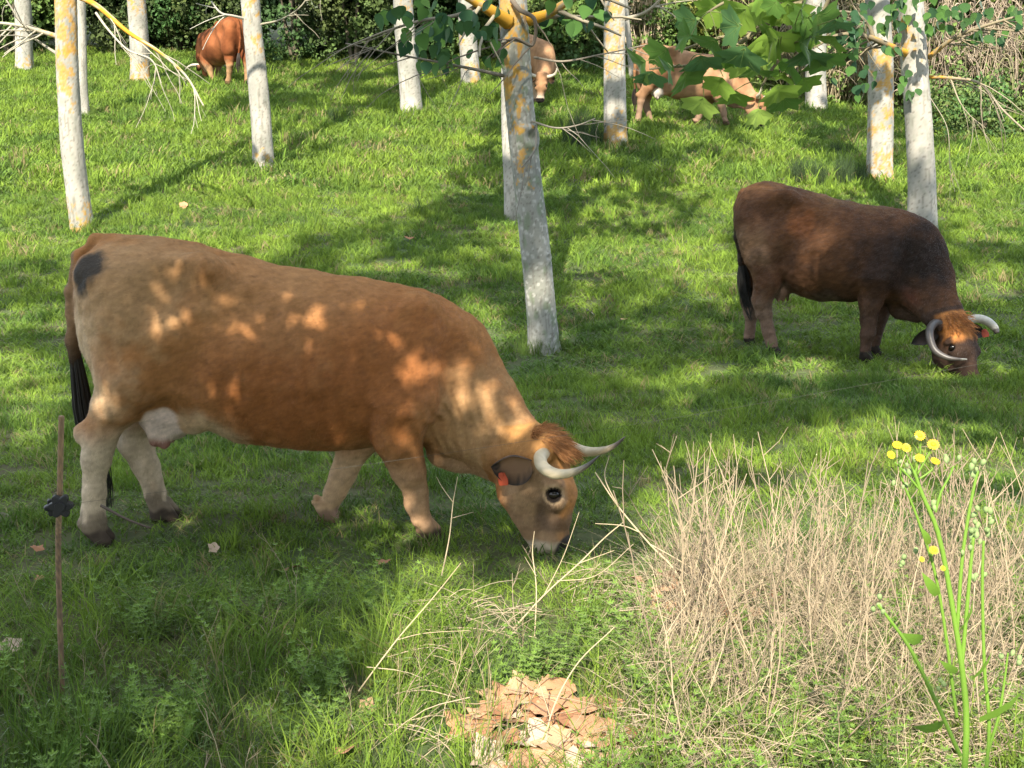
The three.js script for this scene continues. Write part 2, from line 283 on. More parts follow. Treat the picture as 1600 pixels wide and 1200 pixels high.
// ---- the tan cow in front
const cowA = {};
{
  const D = 4.95, o = V((400 - 800) / FPX * 5.1, H(-1.1, -D), -D), C = framer(o, 0), f = new Field();
  cowA.o = o; cowA.C = C;
  f.chain([[C(205, 452), 0.225, 0.17], [C(258, 506), 0.352, 0.27], [C(310, 520), 0.338, 0.28], [C(400, 552), 0.368, 0.3], [C(480, 565), 0.358, 0.3], [C(560, 567), 0.343, 0.275], [C(636, 569), 0.305, 0.235], [C(676, 582), 0.272, 0.2], [C(737, 642, 0.03), 0.2, 0.125]], 0.08);
  f.chain([[C(737, 642, 0.03), 0.2, 0.13], [C(806, 706, 0.13), 0.147, 0.11]], 0.08);
  // haunches, hook and pin bones, shoulder blades
  for (const s of [1, -1]) {
    f.seg(C(200, 470, 0.13 * s), C(208, 585, 0.18 * s), 0.185, 0.15, 0.055, 0.85);
    f.ball(C(150, 425, 0.1 * s), 0.05, 0.06); f.seg(C(152, 425, 0.11 * s), C(318, 424, 0.19 * s), 0.05, 0.06, 0.09); f.ball(C(324, 424, 0.195 * s), 0.055, 0.09);
    f.ball(C(250, 452, 0.39 * s), 0.17, 0.07, 1, true); f.ball(C(372, 470, 0.445 * s), 0.21, 0.07, 1, true);   // hollows beside the hook bone
    f.seg(C(304, 510, 0.355 * s), C(290, 610, 0.33 * s), 0.08, 0.07, 0.05, 1, true);                              // crease in front of the thigh
    f.seg(C(568, 680, 0.33 * s), C(588, 560, 0.355 * s), 0.06, 0.06, 0.05, 1, true);                              // behind the shoulder
    f.seg(C(712, 530, 0.24 * s), C(690, 660, 0.265 * s), 0.07, 0.08, 0.05, 1, true);                              // before the shoulder
    f.seg(C(655, 495, 0.13 * s), C(638, 620, 0.2 * s), 0.09, 0.125, 0.06, 0.8);
  }
  const leg = (pts, k = 0.035) => { for (let i = 0; i + 1 < pts.length; i++) f.seg(pts[i][0], pts[i + 1][0], pts[i][1], pts[i + 1][1], k, 1); };
  leg([[C(205, 580, 0.16), 0.145], [C(184, 632, 0.17), 0.098], [C(154, 682, 0.16), 0.068], [C(151, 715, 0.155), 0.058], [C(148, 765, 0.15), 0.046], [C(146, 797, 0.15), 0.045], [C(147, 814, 0.15), 0.053]], 0.022);
  f.seg(C(172, 650, 0.16), C(128, 676, 0.16), 0.05, 0.034, 0.025);
  f.ball(C(128, 680, 0.16), 0.036, 0.025);                                                   // hock
  leg([[C(215, 590, -0.14), 0.14], [C(215, 650, -0.15), 0.095], [C(212, 690, -0.15), 0.07], [C(228, 730, -0.15), 0.055], [C(246, 775, -0.15), 0.044], [C(254, 802, -0.15), 0.052]], 0.022); f.ball(C(198, 688, -0.15), 0.04, 0.025);
  leg([[C(630, 635, 0.17), 0.14], [C(620, 683, 0.16), 0.108], [C(637, 735, 0.15), 0.066], [C(651, 772, 0.14), 0.052], [C(653, 784, 0.14), 0.05], [C(661, 812, 0.14), 0.036], [C(666, 834, 0.14), 0.044]], 0.02);
  leg([[C(590, 650, -0.14), 0.13], [C(553, 700, -0.14), 0.078], [C(535, 742, -0.14), 0.054], [C(522, 772, -0.14), 0.05], [C(512, 806, -0.14), 0.036], [C(507, 826, -0.14), 0.045]], 0.02);
  for (const [px, py, z, gx] of [[147, 826, 0.15, 0.03], [260, 822, -0.15, 0.04], [668, 848, 0.14, 0.02], [507, 838, -0.14, -0.01]]) {  // hooves, two claws each, and dewclaws
    const p = C(px, py, z);
    for (const q of [-1, 1]) { f.seg(V(p.x, 0.075, p.z + 0.026 * q), V(p.x + 0.045, 0.022, p.z + 0.03 * q), 0.036, 0.028, 0.012); f.ball(V(p.x - 0.035, 0.1, p.z + 0.028 * q), 0.018, 0.02); }
  }
  f.chain([[C(682, 640), 0.13, 0.09], [C(696, 700), 0.075, 0.05]], 0.05);                  // brisket and dewlap
  f.chain([[C(694, 708), 0.06, 0.035], [C(722, 716, 0.02), 0.058, 0.03], [C(750, 722, 0.05), 0.05, 0.025], [C(785, 748, 0.12), 0.04, 0.03]], 0.05);
  f.ball(C(262, 640, 0.03), 0.125, 0.04, 1.1);                                              // udder
  for (const [px, py, z] of [[238, 662, 0.12], [256, 666, 0.1], [268, 660, -0.05]]) { const p = C(px, py, z); f.seg(p, V(p.x, p.y - 0.075, p.z), 0.026, 0.017, 0.02); }
  f.chain([[C(300, 660, 0.12), 0.05, 0.04], [C(330, 640, 0.2), 0.05, 0.04]], 0.06);         // flank fold
  // tail: over the rump and down
  const tail = [C(185, 380), C(150, 378, -0.01), C(124, 402, -0.01), C(113, 455, 0), C(114, 530, 0), C(123, 590, -0.02), C(131, 625, -0.04)];
  for (let i = 0; i + 1 < tail.length; i++) f.seg(tail[i], tail[i + 1], 0.036 - i * 0.003, 0.033 - i * 0.003, 0.02);
  cowA.field = f;
  const hp = C(862, 697, 0.2);
  const near = (p, q, r, k = 0.35) => sst(r * (1 + k), r * (1 - k), p.distanceTo(q) + r * 0.28 * n3(p.x * 7, p.y * 7, p.z * 7) + r * 0.12 * n3(p.x * 23, p.y * 23, p.z * 23));
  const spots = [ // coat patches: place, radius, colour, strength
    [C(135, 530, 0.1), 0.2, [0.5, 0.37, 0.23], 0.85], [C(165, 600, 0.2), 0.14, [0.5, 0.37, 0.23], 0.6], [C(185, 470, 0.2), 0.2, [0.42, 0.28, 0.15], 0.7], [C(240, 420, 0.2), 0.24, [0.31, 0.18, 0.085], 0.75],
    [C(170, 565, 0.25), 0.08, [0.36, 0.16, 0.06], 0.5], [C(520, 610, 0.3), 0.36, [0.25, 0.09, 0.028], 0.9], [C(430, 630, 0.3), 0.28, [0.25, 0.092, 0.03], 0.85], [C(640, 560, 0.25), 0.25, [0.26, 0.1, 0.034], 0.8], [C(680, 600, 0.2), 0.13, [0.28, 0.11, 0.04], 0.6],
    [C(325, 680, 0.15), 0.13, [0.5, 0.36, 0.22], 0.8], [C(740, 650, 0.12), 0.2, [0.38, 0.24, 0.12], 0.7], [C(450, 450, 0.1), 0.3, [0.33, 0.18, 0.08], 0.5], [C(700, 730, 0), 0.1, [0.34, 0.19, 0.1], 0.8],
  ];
  const udder = C(262, 640, 0.03), dung = C(146, 428, 0.17), tailBlack = tail[6];
  cowA.color = (p, h, n) => {
    const w = n3(p.x * 3, p.y * 3, p.z * 3), w2 = n3(p.x * 14, p.y * 9, p.z * 14), w3 = n3(p.x * 60, p.y * 40, p.z * 60);
    let c = blend([0.33, 0.155, 0.058], [0.28, 0.12, 0.042], 0.5 + 0.5 * w);
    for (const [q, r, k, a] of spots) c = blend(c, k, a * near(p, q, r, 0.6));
    const lowL = p.x < -0.2 ? sst(0.56, 0.4, p.y + 0.04 * w) : sst(0.45, 0.25, p.y + 0.04 * w) * (p.z > 0 ? 0.75 : 1);
    if (h[0] < -0.3 || h[1] > 0.2) c = blend(c, p.x > 0.3 && p.z > 0 ? [0.42, 0.28, 0.17] : p.x > 0 ? [0.5, 0.34, 0.2] : [0.52, 0.42, 0.3], lowL * 0.9);
    c = blend(c, [0.6, 0.47, 0.4], sst(0.165, 0.145, p.distanceTo(udder)) * (p.y < udder.y + 0.07 ? 1 : 0));
    if (p.x > C(225, 660).x && p.x < C(276, 660).x && p.y > 0.36) c = blend(c, [0.27, 0.13, 0.1], sst(udder.y - 0.08, udder.y - 0.125, p.y + 0.01 * w2) * sst(0.3, 0.2, Math.abs(p.z)) * (p.z > -0.12 ? 1 : 0));
    // mud on the hind pasterns, dried dung beside the tail
    if (p.x < -0.1) c = blend(c, [0.07, 0.05, 0.035], sst(0.1, 0.5, n3(p.x * 16, p.y * 9, p.z * 16) * 0.6 + sst(0.22, 0.05, p.y)) * sst(0.22, 0.1, p.y) * 0.7);
    c = blend(c, [0.045, 0.036, 0.028], near(p, dung, 0.085, 0.3));
    c = blend(c, p.x > 0 && p.z < 0 ? [0.3, 0.19, 0.13] : [0.07, 0.052, 0.04], sst(0.075, 0.05, p.y + 0.015 * w2));
    if (p.x < -0.6 && p.y > 0.5 && p.y < 1.25 && Math.abs(p.z) < 0.045 && p.x < C(125, 500).x) c = blend([0.25, 0.15, 0.08], [0.02, 0.016, 0.013], sst(0.95, 0.7, p.y));
    // the face
    const hx = h[0], hy = h[1], hz = Math.abs(h[2]);
    if (hx > -0.22 && hy < 0.1 && hz < 0.2 && p.x > C(770, 700).x) {
      const k = sst(-0.24, -0.16, hx);
      let fc = blend([0.34, 0.215, 0.12], [0.27, 0.16, 0.09], 0.5 + 0.5 * n3(hx * 12, hy * 12, hz * 12));
      fc = blend(fc, [0.42, 0.2, 0.075], sst(0.02, 0.06, hx + 0.01 * w2) * sst(0.08, 0.05, hz)); fc = blend(fc, [0.4, 0.2, 0.07], sst(-0.09, -0.03, hy));
      fc = blend(fc, [0.11, 0.07, 0.045], sst(0.085, 0.04, Math.hypot(hx + 0.0, hy + 0.265, (hz - 0.09) * 0.6) + 0.02 * w2) * 0.8);
      fc = blend(fc, [0.16, 0.1, 0.065], sst(0.06, 0.02, Math.abs(hy + 0.335) + 0.02 * w2) * sst(-0.09, -0.02, hx) * 0.8);
      fc = blend(fc, [0.5, 0.36, 0.22], sst(0.055, 0.04, Math.hypot(hx - 0.035, hy + 0.19, hz - 0.1)) * 0.6);
      fc = blend(fc, [0.5, 0.4, 0.29], sst(-0.395, -0.425, hy + 0.012 * w2)); fc = blend(fc, [0.06, 0.05, 0.047], sst(0.075, 0.06, Math.hypot(hx - 0.06, hy + 0.46, hz * 0.8)));
      fc = blend(fc, [0.02, 0.015, 0.013], sst(0.041, 0.033, Math.hypot(hx - 0.035, hy + 0.192, hz - 0.1)));
      c = blend(c, fc, k);
    }
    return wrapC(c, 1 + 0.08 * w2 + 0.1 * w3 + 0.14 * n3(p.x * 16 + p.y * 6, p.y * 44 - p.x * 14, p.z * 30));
  };
  const wr = (x, y, z) => { // skin folds on the neck and throat, muscle and rib relief
    const a = C(735, 650), dx = x - a.x, dy = y - a.y, q = sst(0.26, 0.05, Math.hypot(dx, dy)), u = dx * 0.93 + dy * 0.25;
    return 0.006 * q * Math.sin(u * 150 + 2 * n3(x * 6, y * 6, z * 6)) + 0.008 * n3(x * 4, y * 4, z * 4) + 0.004 * n3(x * 11, y * 11, z * 11) + 0.006 * sst(0.35, 0.1, Math.abs(x - 0.25)) * sst(0.35, 0.2, Math.abs(y - 0.75)) * Math.sin(x * 62 + y * 12);
  };
  cowA.head = { p: hp, yaw: -0.36, tilt: 0.06, roll: -0.05, k: 0.94 };
  const horn = (s) => ({ r: [0.03, 0.029, 0.027, 0.024, 0.018, 0.011, 0.003], p: [V(0, -0.015, 0.1 * s), V(0, -0.018, 0.15 * s), V(0.025, -0.045, 0.2 * s), V(0.085, -0.068, 0.225 * s), V(0.155, -0.062, 0.225 * s), V(0.22, -0.035, 0.215 * s), V(0.275, 0.01, 0.2 * s)] });
  cowA.spec = {
    o, yaw: 0, field: f, head: cowA.head, cell: 0.0075, lo: [-1.0, -0.03, -0.45], hi: [1.5, 1.42, 0.46], color: cowA.color, detail: wr, horns: [horn(1), horn(-1)],
    ear: { len: 0.175, wid: 0.098, outer: [0.2, 0.12, 0.07], inner: [0.27, 0.16, 0.09], rim: [0.018, 0.014, 0.012], q: [{ p: V(-0.06, -0.05, 0.105), dir: V(-0.85, -0.06, 0.42), open: V(0.4, -0.3, 0.85), tag: V(-0.165, -0.085, 0.185), tagRot: [0, -0.2, 0.15] }, { p: V(-0.07, -0.05, -0.1), dir: V(-0.6, 0.05, -0.8), open: V(0.4, -0.2, -0.8) }] },
  };
  const g = cow(cowA.spec); cowA.surface = g.userData.s;
  const hm = g.userData.hm;
  strand(g, 'tail_switch', [C(117, 550, -0.01), C(124, 600, -0.03), C(131, 645, -0.05), C(142, 690, -0.06), C(156, 730, -0.06), C(166, 765, -0.06), C(170, 792, -0.06)], 230, 0.045, 0.003, [0.016, 0.013, 0.011], 5);
  { const R = rng(77), gs = []; for (let i = 0; i < 1500; i++) { const z = (R() - 0.5) * 0.17, u = R(), b = V(mix(-0.07, 0.065, u), mix(0.06, -0.03, u * u) - Math.abs(z) * 0.12, z), l = 0.03 + 0.045 * R(), d = V(0.2 + u + (R() - 0.5) * 0.5, 0.75 - 1.2 * u + (R() - 0.5) * 0.6, (R() - 0.5) * 1.3 + z * 3).normalize(); gs.push(tube([b, b.clone().addScaledVector(d, l * 0.5), b.clone().addScaledVector(d, l).add(V(0.012, -0.02, (R() - 0.5) * 0.02))], [0.0016, 0.0014, 0.0004], 3, 0, wrapC([0.38, 0.165, 0.055], 0.55 + 0.8 * R()))); } const m = mesh('forelock', mergeGeometries(gs), vcol(0.8), null); m.applyMatrix4(hm); g.add(m); }
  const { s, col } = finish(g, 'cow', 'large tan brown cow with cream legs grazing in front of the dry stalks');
  hairs('coat_hair', s, col, 190000, 0.0115, 0.0013, (p) => p.y < 0.5 ? V(-0.1, -1, 0) : V(-1, -0.55, 0), 3, g, (p) => p.y > 0.1);
  hairs('belly_fringe', s, col, 9000, 0.035, 0.0018, (p) => V(-0.5, -1, 0), 4, g, (p, n) => n.y < -0.35 && p.y > 0.42 && p.y < 0.75 && p.x > -0.3 && p.x < 0.6);
}
console.log('cow A');

// ---- the dark brown cow behind, to the right
const cowB = {};
{
  const yaw = -0.33, gp = ground(1285, 556), o = V(gp.x, H(gp.x, gp.z), gp.z), C = framer(o, yaw), f = new Field();
  cowB.o = o; cowB.C = C;
  f.chain([[C(1191, 326), 0.195, 0.15], [C(1216, 355), 0.3, 0.24], [C(1250, 374), 0.335, 0.28], [C(1290, 391), 0.355, 0.31], [C(1335, 395), 0.33, 0.29], [C(1385, 398), 0.315, 0.24], [C(1410, 405), 0.3, 0.2], [C(1440, 440, 0.03), 0.21, 0.13]], 0.08);
  f.seg(C(1440, 440, 0.03), C(1472, 488, 0.14), 0.2, 0.14, 0.08, 0.75);
  for (const s of [1, -1]) { f.seg(C(1185, 345, 0.1 * s), C(1193, 400, 0.13 * s), 0.16, 0.14, 0.07, 0.8); f.ball(C(1234, 311, 0.18 * s), 0.05, 0.08); f.seg(C(1168, 312, 0.1 * s), C(1230, 312, 0.17 * s), 0.045, 0.05, 0.08); f.ball(C(1260, 338, 0.41 * s), 0.2, 0.07, 1, true); f.ball(C(1206, 330, 0.34 * s), 0.15, 0.07, 1, true); f.seg(C(1232, 362, 0.33 * s), C(1226, 415, 0.3 * s), 0.07, 0.06, 0.05, 1, true); f.seg(C(1345, 450, 0.31 * s), C(1355, 390, 0.335 * s), 0.055, 0.06, 0.05, 1, true); f.seg(C(1428, 370, 0.23 * s), C(1412, 440, 0.25 * s), 0.07, 0.07, 0.05, 1, true); f.seg(C(1400, 370, 0.12 * s), C(1375, 425, 0.18 * s), 0.1, 0.12, 0.08, 0.8); }
  const leg = (pts, k = 0.035) => { for (let i = 0; i + 1 < pts.length; i++) f.seg(pts[i][0], pts[i + 1][0], pts[i][1], pts[i + 1][1], k, 1); };
  leg([[C(1196, 400, 0.15), 0.13], [C(1200, 440, 0.16), 0.1], [C(1191, 468, 0.16), 0.075], [C(1194, 490, 0.15), 0.054], [C(1201, 518, 0.15), 0.04], [C(1206, 537, 0.15), 0.045]], 0.022);
  leg([[C(1180, 400, -0.13), 0.13], [C(1178, 440, -0.14), 0.095], [C(1172, 470, -0.15), 0.07], [C(1173, 490, -0.15), 0.052], [C(1172, 512, -0.15), 0.04], [C(1170, 526, -0.15), 0.045]], 0.022);
  leg([[C(1368, 430, 0.15), 0.15], [C(1360, 470, 0.14), 0.084], [C(1358, 500, 0.13), 0.058], [C(1356, 520, 0.13), 0.05], [C(1352, 545, 0.13), 0.037], [C(1351, 557, 0.13), 0.044]], 0.02);
  leg([[C(1382, 430, -0.13), 0.13], [C(1378, 470, -0.13), 0.08], [C(1374, 495, -0.13), 0.06], [C(1370, 512, -0.13), 0.05], [C(1366, 530, -0.13), 0.04], [C(1365, 540, -0.13), 0.044]]);
  for (const [px, py, z] of [[1207, 546, 0.15], [1168, 532, -0.15], [1350, 562, 0.13], [1364, 546, -0.13]]) { const p = C(px, py, z); for (const q of [-1, 1]) f.seg(V(p.x, 0.07, p.z + 0.024 * q), V(p.x + 0.04, 0.022, p.z + 0.028 * q), 0.034, 0.027, 0.012); }
  f.chain([[C(1405, 450), 0.12, 0.07], [C(1408, 482), 0.07, 0.03], [C(1432, 492), 0.06, 0.03]], 0.06);
  f.ball(C(1216, 446, 0.02), 0.1, 0.04); for (const [px, z] of [[1216, 0.07], [1224, 0.04], [1231, -0.03]]) { const p = C(px, 458, z); f.seg(p, V(p.x, p.y - 0.05, p.z), 0.018, 0.013, 0.02); }
  const tail = [C(1180, 300), C(1162, 303), C(1154, 325), C(1154, 370), C(1160, 410, -0.02)];
  for (let i = 0; i + 1 < tail.length; i++) f.seg(tail[i], tail[i + 1], 0.034, 0.03, 0.02);
  const near = (p, q, r, k = 0.5) => sst(r * (1 + k), r * (1 - k), p.distanceTo(q) + r * 0.3 * n3(p.x * 7, p.y * 7, p.z * 7));
  const spots = [[C(1275, 355, 0.25), 0.22, [0.115, 0.05, 0.022], 0.9], [C(1255, 350, 0.25), 0.1, [0.2, 0.07, 0.025], 0.7], [C(1180, 385, 0.15), 0.17, [0.16, 0.095, 0.055], 0.8], [C(1195, 300, 0), 0.16, [0.15, 0.075, 0.035], 0.7], [C(1300, 318, 0), 0.16, [0.14, 0.075, 0.035], 0.6], [C(1360, 330, 0), 0.14, [0.12, 0.065, 0.03], 0.6], [C(1390, 410, 0.25), 0.24, [0.03, 0.018, 0.014], 0.9], [C(1440, 400, 0.1), 0.24, [0.022, 0.015, 0.012], 0.95], [C(1300, 460, 0.1), 0.15, [0.03, 0.018, 0.014], 0.85], [C(1430, 465, 0.1), 0.1, [0.15, 0.055, 0.035], 0.8], [C(1420, 495, 0), 0.1, [0.1, 0.065, 0.05], 0.7], [C(1215, 455, 0.1), 0.1, [0.16, 0.1, 0.08], 0.9]];
  const color = (p, h, n) => {
    const w = n3(p.x * 3, p.y * 3, p.z * 3), w2 = n3(p.x * 14, p.y * 9, p.z * 14);
    let c = blend([0.095, 0.043, 0.02], [0.07, 0.034, 0.019], 0.5 + 0.5 * w);
    for (const [q, r, k, a] of spots) c = blend(c, k, a * near(p, q, r));
    const hx = h[0], hy = h[1], hz = Math.abs(h[2]), head = hx > -0.22 && hy < 0.1 && hz < 0.2 && p.x > C(1440, 480).x;
    if (!head) { c = blend(c, p.x < 0.1 ? [0.19, 0.125, 0.09] : [0.075, 0.045, 0.032], sst(0.55, 0.3, p.y + 0.06 * w2) * 0.8); if (p.y < 0.08) c = [0.03, 0.024, 0.02]; if (p.x < C(1162, 380).x && Math.abs(p.z) < 0.05 && p.y < 1.05) c = [0.03, 0.02, 0.015]; }
    else {
      let fc = blend([0.06, 0.035, 0.024], [0.045, 0.027, 0.02], 0.5 + 0.5 * n3(hx * 12, hy * 12, hz * 12));
      fc = blend(fc, [0.42, 0.17, 0.05], sst(-0.07, -0.01, hx + 0.02 * w2) * sst(-0.19, -0.12, hy + 0.03 * w2) * sst(0.125, 0.085, hz + 0.02 * w2) * sst(0.075, 0.05, hy)); fc = blend(fc, [0.3, 0.25, 0.2], sst(-0.415, -0.43, hy) * 0.6);
      fc = blend(fc, [0.02, 0.015, 0.013], sst(0.035, 0.025, Math.hypot(hx - 0.035, hy + 0.192, hz - 0.1))); c = fc;
    }
    return wrapC(c, 1 + 0.12 * w2 + 0.25 * n3(p.x * 14 + p.y * 5, p.y * 38 - p.x * 12, p.z * 26));
  };
  const H1 = { dark: 0.93, r: [0.027, 0.029, 0.028, 0.026, 0.023, 0.018, 0.011, 0.004], c: [0.46, 0.43, 0.36], p: [V(0, -0.02, 0.09), V(0.0, 0.0, 0.15), V(0.03, -0.035, 0.215), V(0.06, -0.1, 0.235), V(0.1, -0.175, 0.225), V(0.16, -0.22, 0.18), V(0.2, -0.235, 0.12), V(0.22, -0.24, 0.06)] };
  const H2 = { dark: 0.8, r: [0.027, 0.029, 0.03, 0.029, 0.025, 0.016], c: [0.48, 0.45, 0.38], p: [V(0, -0.02, -0.09), V(0.0, 0.0, -0.15), V(0.02, 0.0, -0.21), V(0.05, -0.025, -0.26), V(0.08, -0.07, -0.295), V(0.1, -0.11, -0.3)] };
  for (const h of [H1, H2]) for (const p of h.p) { const r = p.clone().sub(V(0, -0.02, 0)).applyAxisAngle(V(0, 0, 1), -0.42); p.copy(r.multiplyScalar(h === H1 ? 0.97 : 0.92)).add(V(0, -0.02, 0)); }
  const g = cow({
    o, yaw, field: f, head: { p: C(1489, 502, 0.22), yaw: -0.95, tilt: 0.5, roll: 0.05, k: 1.02 }, cell: 0.0105, lo: [-0.85, -0.03, -0.5], hi: [1.45, 1.35, 0.75], color, horns: [H1, H2],
    detail: (x, y, z) => 0.006 * n3(x * 5, y * 5, z * 5) + 0.003 * n3(x * 15, y * 15, z * 15),
    ear: { len: 0.19, wid: 0.07, outer: [0.03, 0.022, 0.018], inner: [0.05, 0.035, 0.028], rim: [0.012, 0.01, 0.009], q: [{ p: V(-0.07, -0.05, 0.1), dir: V(-0.3, -0.2, 0.85), open: V(0.8, -0.1, 0.4) }, { p: V(-0.07, -0.06, -0.1), dir: V(-0.15, -0.12, -0.9), open: V(0.9, -0.1, -0.3), tag: V(-0.05, -0.07, -0.26), tagRot: [0, 1.3, 0] }] },
  });
  const hm = g.userData.hm;
  strand(g, 'tail_switch', [tail[4], C(1161, 430, -0.03), C(1164, 455, -0.03), C(1168, 480, -0.03), C(1172, 500, -0.03)], 90, 0.05, 0.0035, [0.012, 0.01, 0.009], 6);
  { const R = rng(78), gs = []; for (let i = 0; i < 420; i++) { const z = (R() - 0.5) * 0.17, b = V(0.02 + R() * 0.06, 0.05 - 0.16 * R(), z), l = 0.03 + 0.03 * R(), d = V(0.8, -0.6 + 0.6 * R(), (R() - 0.5) * 1.2 + z * 4).normalize(); gs.push(tube([b, b.clone().addScaledVector(d, l * 0.5), b.clone().addScaledVector(d, l).add(V(0, -0.015, 0))], [0.0022, 0.002, 0.0006], 3, 0, wrapC([0.42, 0.17, 0.05], 0.5 + 0.8 * R()))); } const m = mesh('forelock', mergeGeometries(gs), vcol(0.7), null); m.applyMatrix4(hm); g.add(m); }
  const { s, col } = finish(g, 'cow', 'dark brown cow with curved pale horns and orange forehead grazing on the right');
  hairs('coat_hair', s, col, 70000, 0.016, 0.0022, (p) => p.y < 0.5 ? V(-0.1, -1, 0) : V(-1, -0.55, 0), 8, g, (p) => p.y > 0.1);
}
console.log('cow B');

// ---- three far cows share one shape of flesh, each with its own coat, place and turn
{
  const coarse = (color, o, yaw, head, horns, seed, legTint) => {
    const g = cow({ o, yaw, field: cowA.field, head: head ?? cowA.head, cell: 0.019, lo: [-1.0, -0.03, -0.5], hi: [1.5, 1.42, 0.5], color, horns, ear: { ...cowA.spec.ear, outer: legTint, inner: legTint, q: cowA.spec.ear.q.map((q) => ({ ...q, tag: undefined })) } });
    const C = cowA.C; strand(g, 'tail_switch', [C(131, 625, -0.04), C(133, 660, -0.05), C(142, 710, -0.06), C(146, 750, -0.06)], 40, 0.04, 0.006, [0.03, 0.02, 0.015], seed);
    return g;
  };
  const wide = (s) => ({ r: [0.036, 0.034, 0.03, 0.024, 0.014, 0.004], c: [0.5, 0.45, 0.37], dark: 0.85, p: [V(0, -0.02, 0.1 * s), V(0, 0.0, 0.2 * s), V(0.04, 0.0, 0.3 * s), V(0.1, -0.03, 0.38 * s), V(0.17, -0.08, 0.44 * s), V(0.22, -0.12, 0.47 * s)] });
  const up = (s) => ({ r: [0.034, 0.03, 0.025, 0.016, 0.004], c: [0.6, 0.54, 0.42], dark: 0.85, p: [V(0, -0.02, 0.1 * s), V(0.01, 0.0, 0.18 * s), V(0.06, 0.03, 0.24 * s), V(0.1, 0.1, 0.27 * s), V(0.11, 0.17, 0.26 * s)] });
  const coat = (base, alt, legs, belly, face) => (p, h, n) => {
    let c = blend(base, alt, clamp(0.5 + 0.8 * n3(p.x * 2.2, p.y * 2.2, p.z * 2.2)));
    c = blend(c, legs, sst(0.5, 0.3, p.y + 0.05 * n3(p.x * 9, p.y * 9, p.z * 9)) * (h[0] < -0.3 || h[1] > 0.25 ? 0.85 : 0));
    if (belly) c = blend(c, belly, sst(0.17, 0.14, p.distanceTo(cowA.C(262, 640, 0.03))) * (p.y < 0.62 ? 1 : 0));
    if (h[0] > -0.2 && h[1] < 0.06 && Math.abs(h[2]) < 0.2 && p.x > 1.0) { c = blend(c, face, sst(-0.28, -0.4, h[1]) * 0.9); if (h[1] < -0.41 && h[0] > 0.01) c = [0.05, 0.04, 0.04]; }
    if (p.y < 0.07) c = wrapC(c, 0.35);
    return wrapC(c, 0.74 + 0.1 * n3(p.x * 14, p.y * 14, p.z * 14) + 0.16 * n3(p.x * 4, p.y * 5, p.z * 5));
  };
  let q = ground(352, 133);
  let g = coarse(coat([0.33, 0.115, 0.045], [0.22, 0.068, 0.025], [0.45, 0.28, 0.15], null, [0.3, 0.12, 0.05]), V(q.x, q.y, q.z), Math.PI - 0.9, null, [wide(1), wide(-1)], 31, [0.3, 0.12, 0.05]);
  finish(g, 'cow', 'reddish chestnut cow with long horns grazing by the dark hedge at upper left');
  q = ground(827, 170);
  g = coarse(coat([0.44, 0.255, 0.14], [0.37, 0.2, 0.105], [0.48, 0.36, 0.24], null, [0.6, 0.5, 0.4]), V(q.x, H(q.x, q.z - 0.9), q.z - 0.9), -1.25, null, [up(1), up(-1)], 32, [0.42, 0.22, 0.1]);
  finish(g, 'cow', 'light tan cow half hidden behind the nearest trunk with only neck and head showing');
  q = ground(1062, 196);
  g = coarse(coat([0.46, 0.27, 0.155], [0.33, 0.165, 0.08], [0.34, 0.23, 0.16], [0.75, 0.65, 0.58], [0.5, 0.4, 0.3]), V(q.x, q.y, q.z), -0.12, null, [up(1), up(-1)], 33, [0.42, 0.22, 0.1]);
  finish(g, 'cow', 'orange tan cow with white udder standing behind the hanging plane leaves');
}
console.log('far cows');

// ---------------------------------------------------------------- where the sun comes through the crowns (read from the photograph's sun flecks)
const inE = (x, y, e, m = 0) => ((x - e[0]) / (e[2] + m)) ** 2 + ((y - e[1]) / (e[3] + m)) ** 2 < 1;
const groundLit = [[1400, 980, 420, 330], [1000, 1060, 420, 190], [880, 1180, 420, 110], [1120, 800, 130, 110], [585, 812, 60, 48], [30, 630, 95, 85], [690, 885, 75, 25], [650, 935, 70, 22], [1010, 608, 50, 14], [960, 655, 60, 10], [1105, 585, 55, 20], [1240, 582, 65, 22], [1500, 582, 110, 20], [890, 470, 40, 30], [940, 415, 80, 20], [1040, 395, 60, 14], [1090, 440, 80, 12], [1540, 450, 70, 40], [1540, 350, 80, 35], [980, 335, 90, 18], [180, 320, 190, 30], [150, 240, 240, 38], [480, 285, 110, 18], [650, 300, 100, 20], [680, 250, 60, 22], [900, 175, 60, 25], [1010, 170, 60, 20], [60, 500, 70, 25], [420, 380, 60, 10], [610, 420, 60, 14], [760, 530, 35, 14], [1500, 300, 120, 14], [1080, 220, 60, 14], [1130, 330, 40, 12], [520, 200, 120, 30], [350, 200, 110, 25]];
const cowLit = [[270, 415, 26, 14], [235, 442, 15, 15], [255, 505, 22, 45], [302, 480, 24, 32], [340, 492, 24, 42], [382, 528, 14, 14], [428, 475, 22, 17], [428, 512, 20, 18], [482, 470, 18, 13], [512, 500, 42, 36], [455, 505, 14, 12], [528, 465, 12, 10], [668, 592, 38, 34], [722, 588, 48, 24], [350, 652, 30, 32], [160, 655, 34, 36], [645, 690, 24, 20], [795, 645, 48, 32], [742, 615, 30, 20], [525, 765, 34, 75], [880, 820, 16, 45], [862, 690, 36, 18], [870, 735, 30, 10], [225, 760, 25, 30], [590, 815, 70, 55], [400, 440, 14, 9], [560, 470, 13, 11], [605, 540, 14, 12], [470, 540, 10, 9], [200, 470, 10, 9], [320, 440, 10, 8]];
const cowOut = [[115, 420], [190, 360], [560, 435], [700, 478], [850, 665], [905, 720], [890, 865], [790, 850], [680, 860], [500, 850], [300, 700], [270, 830], [120, 830]];
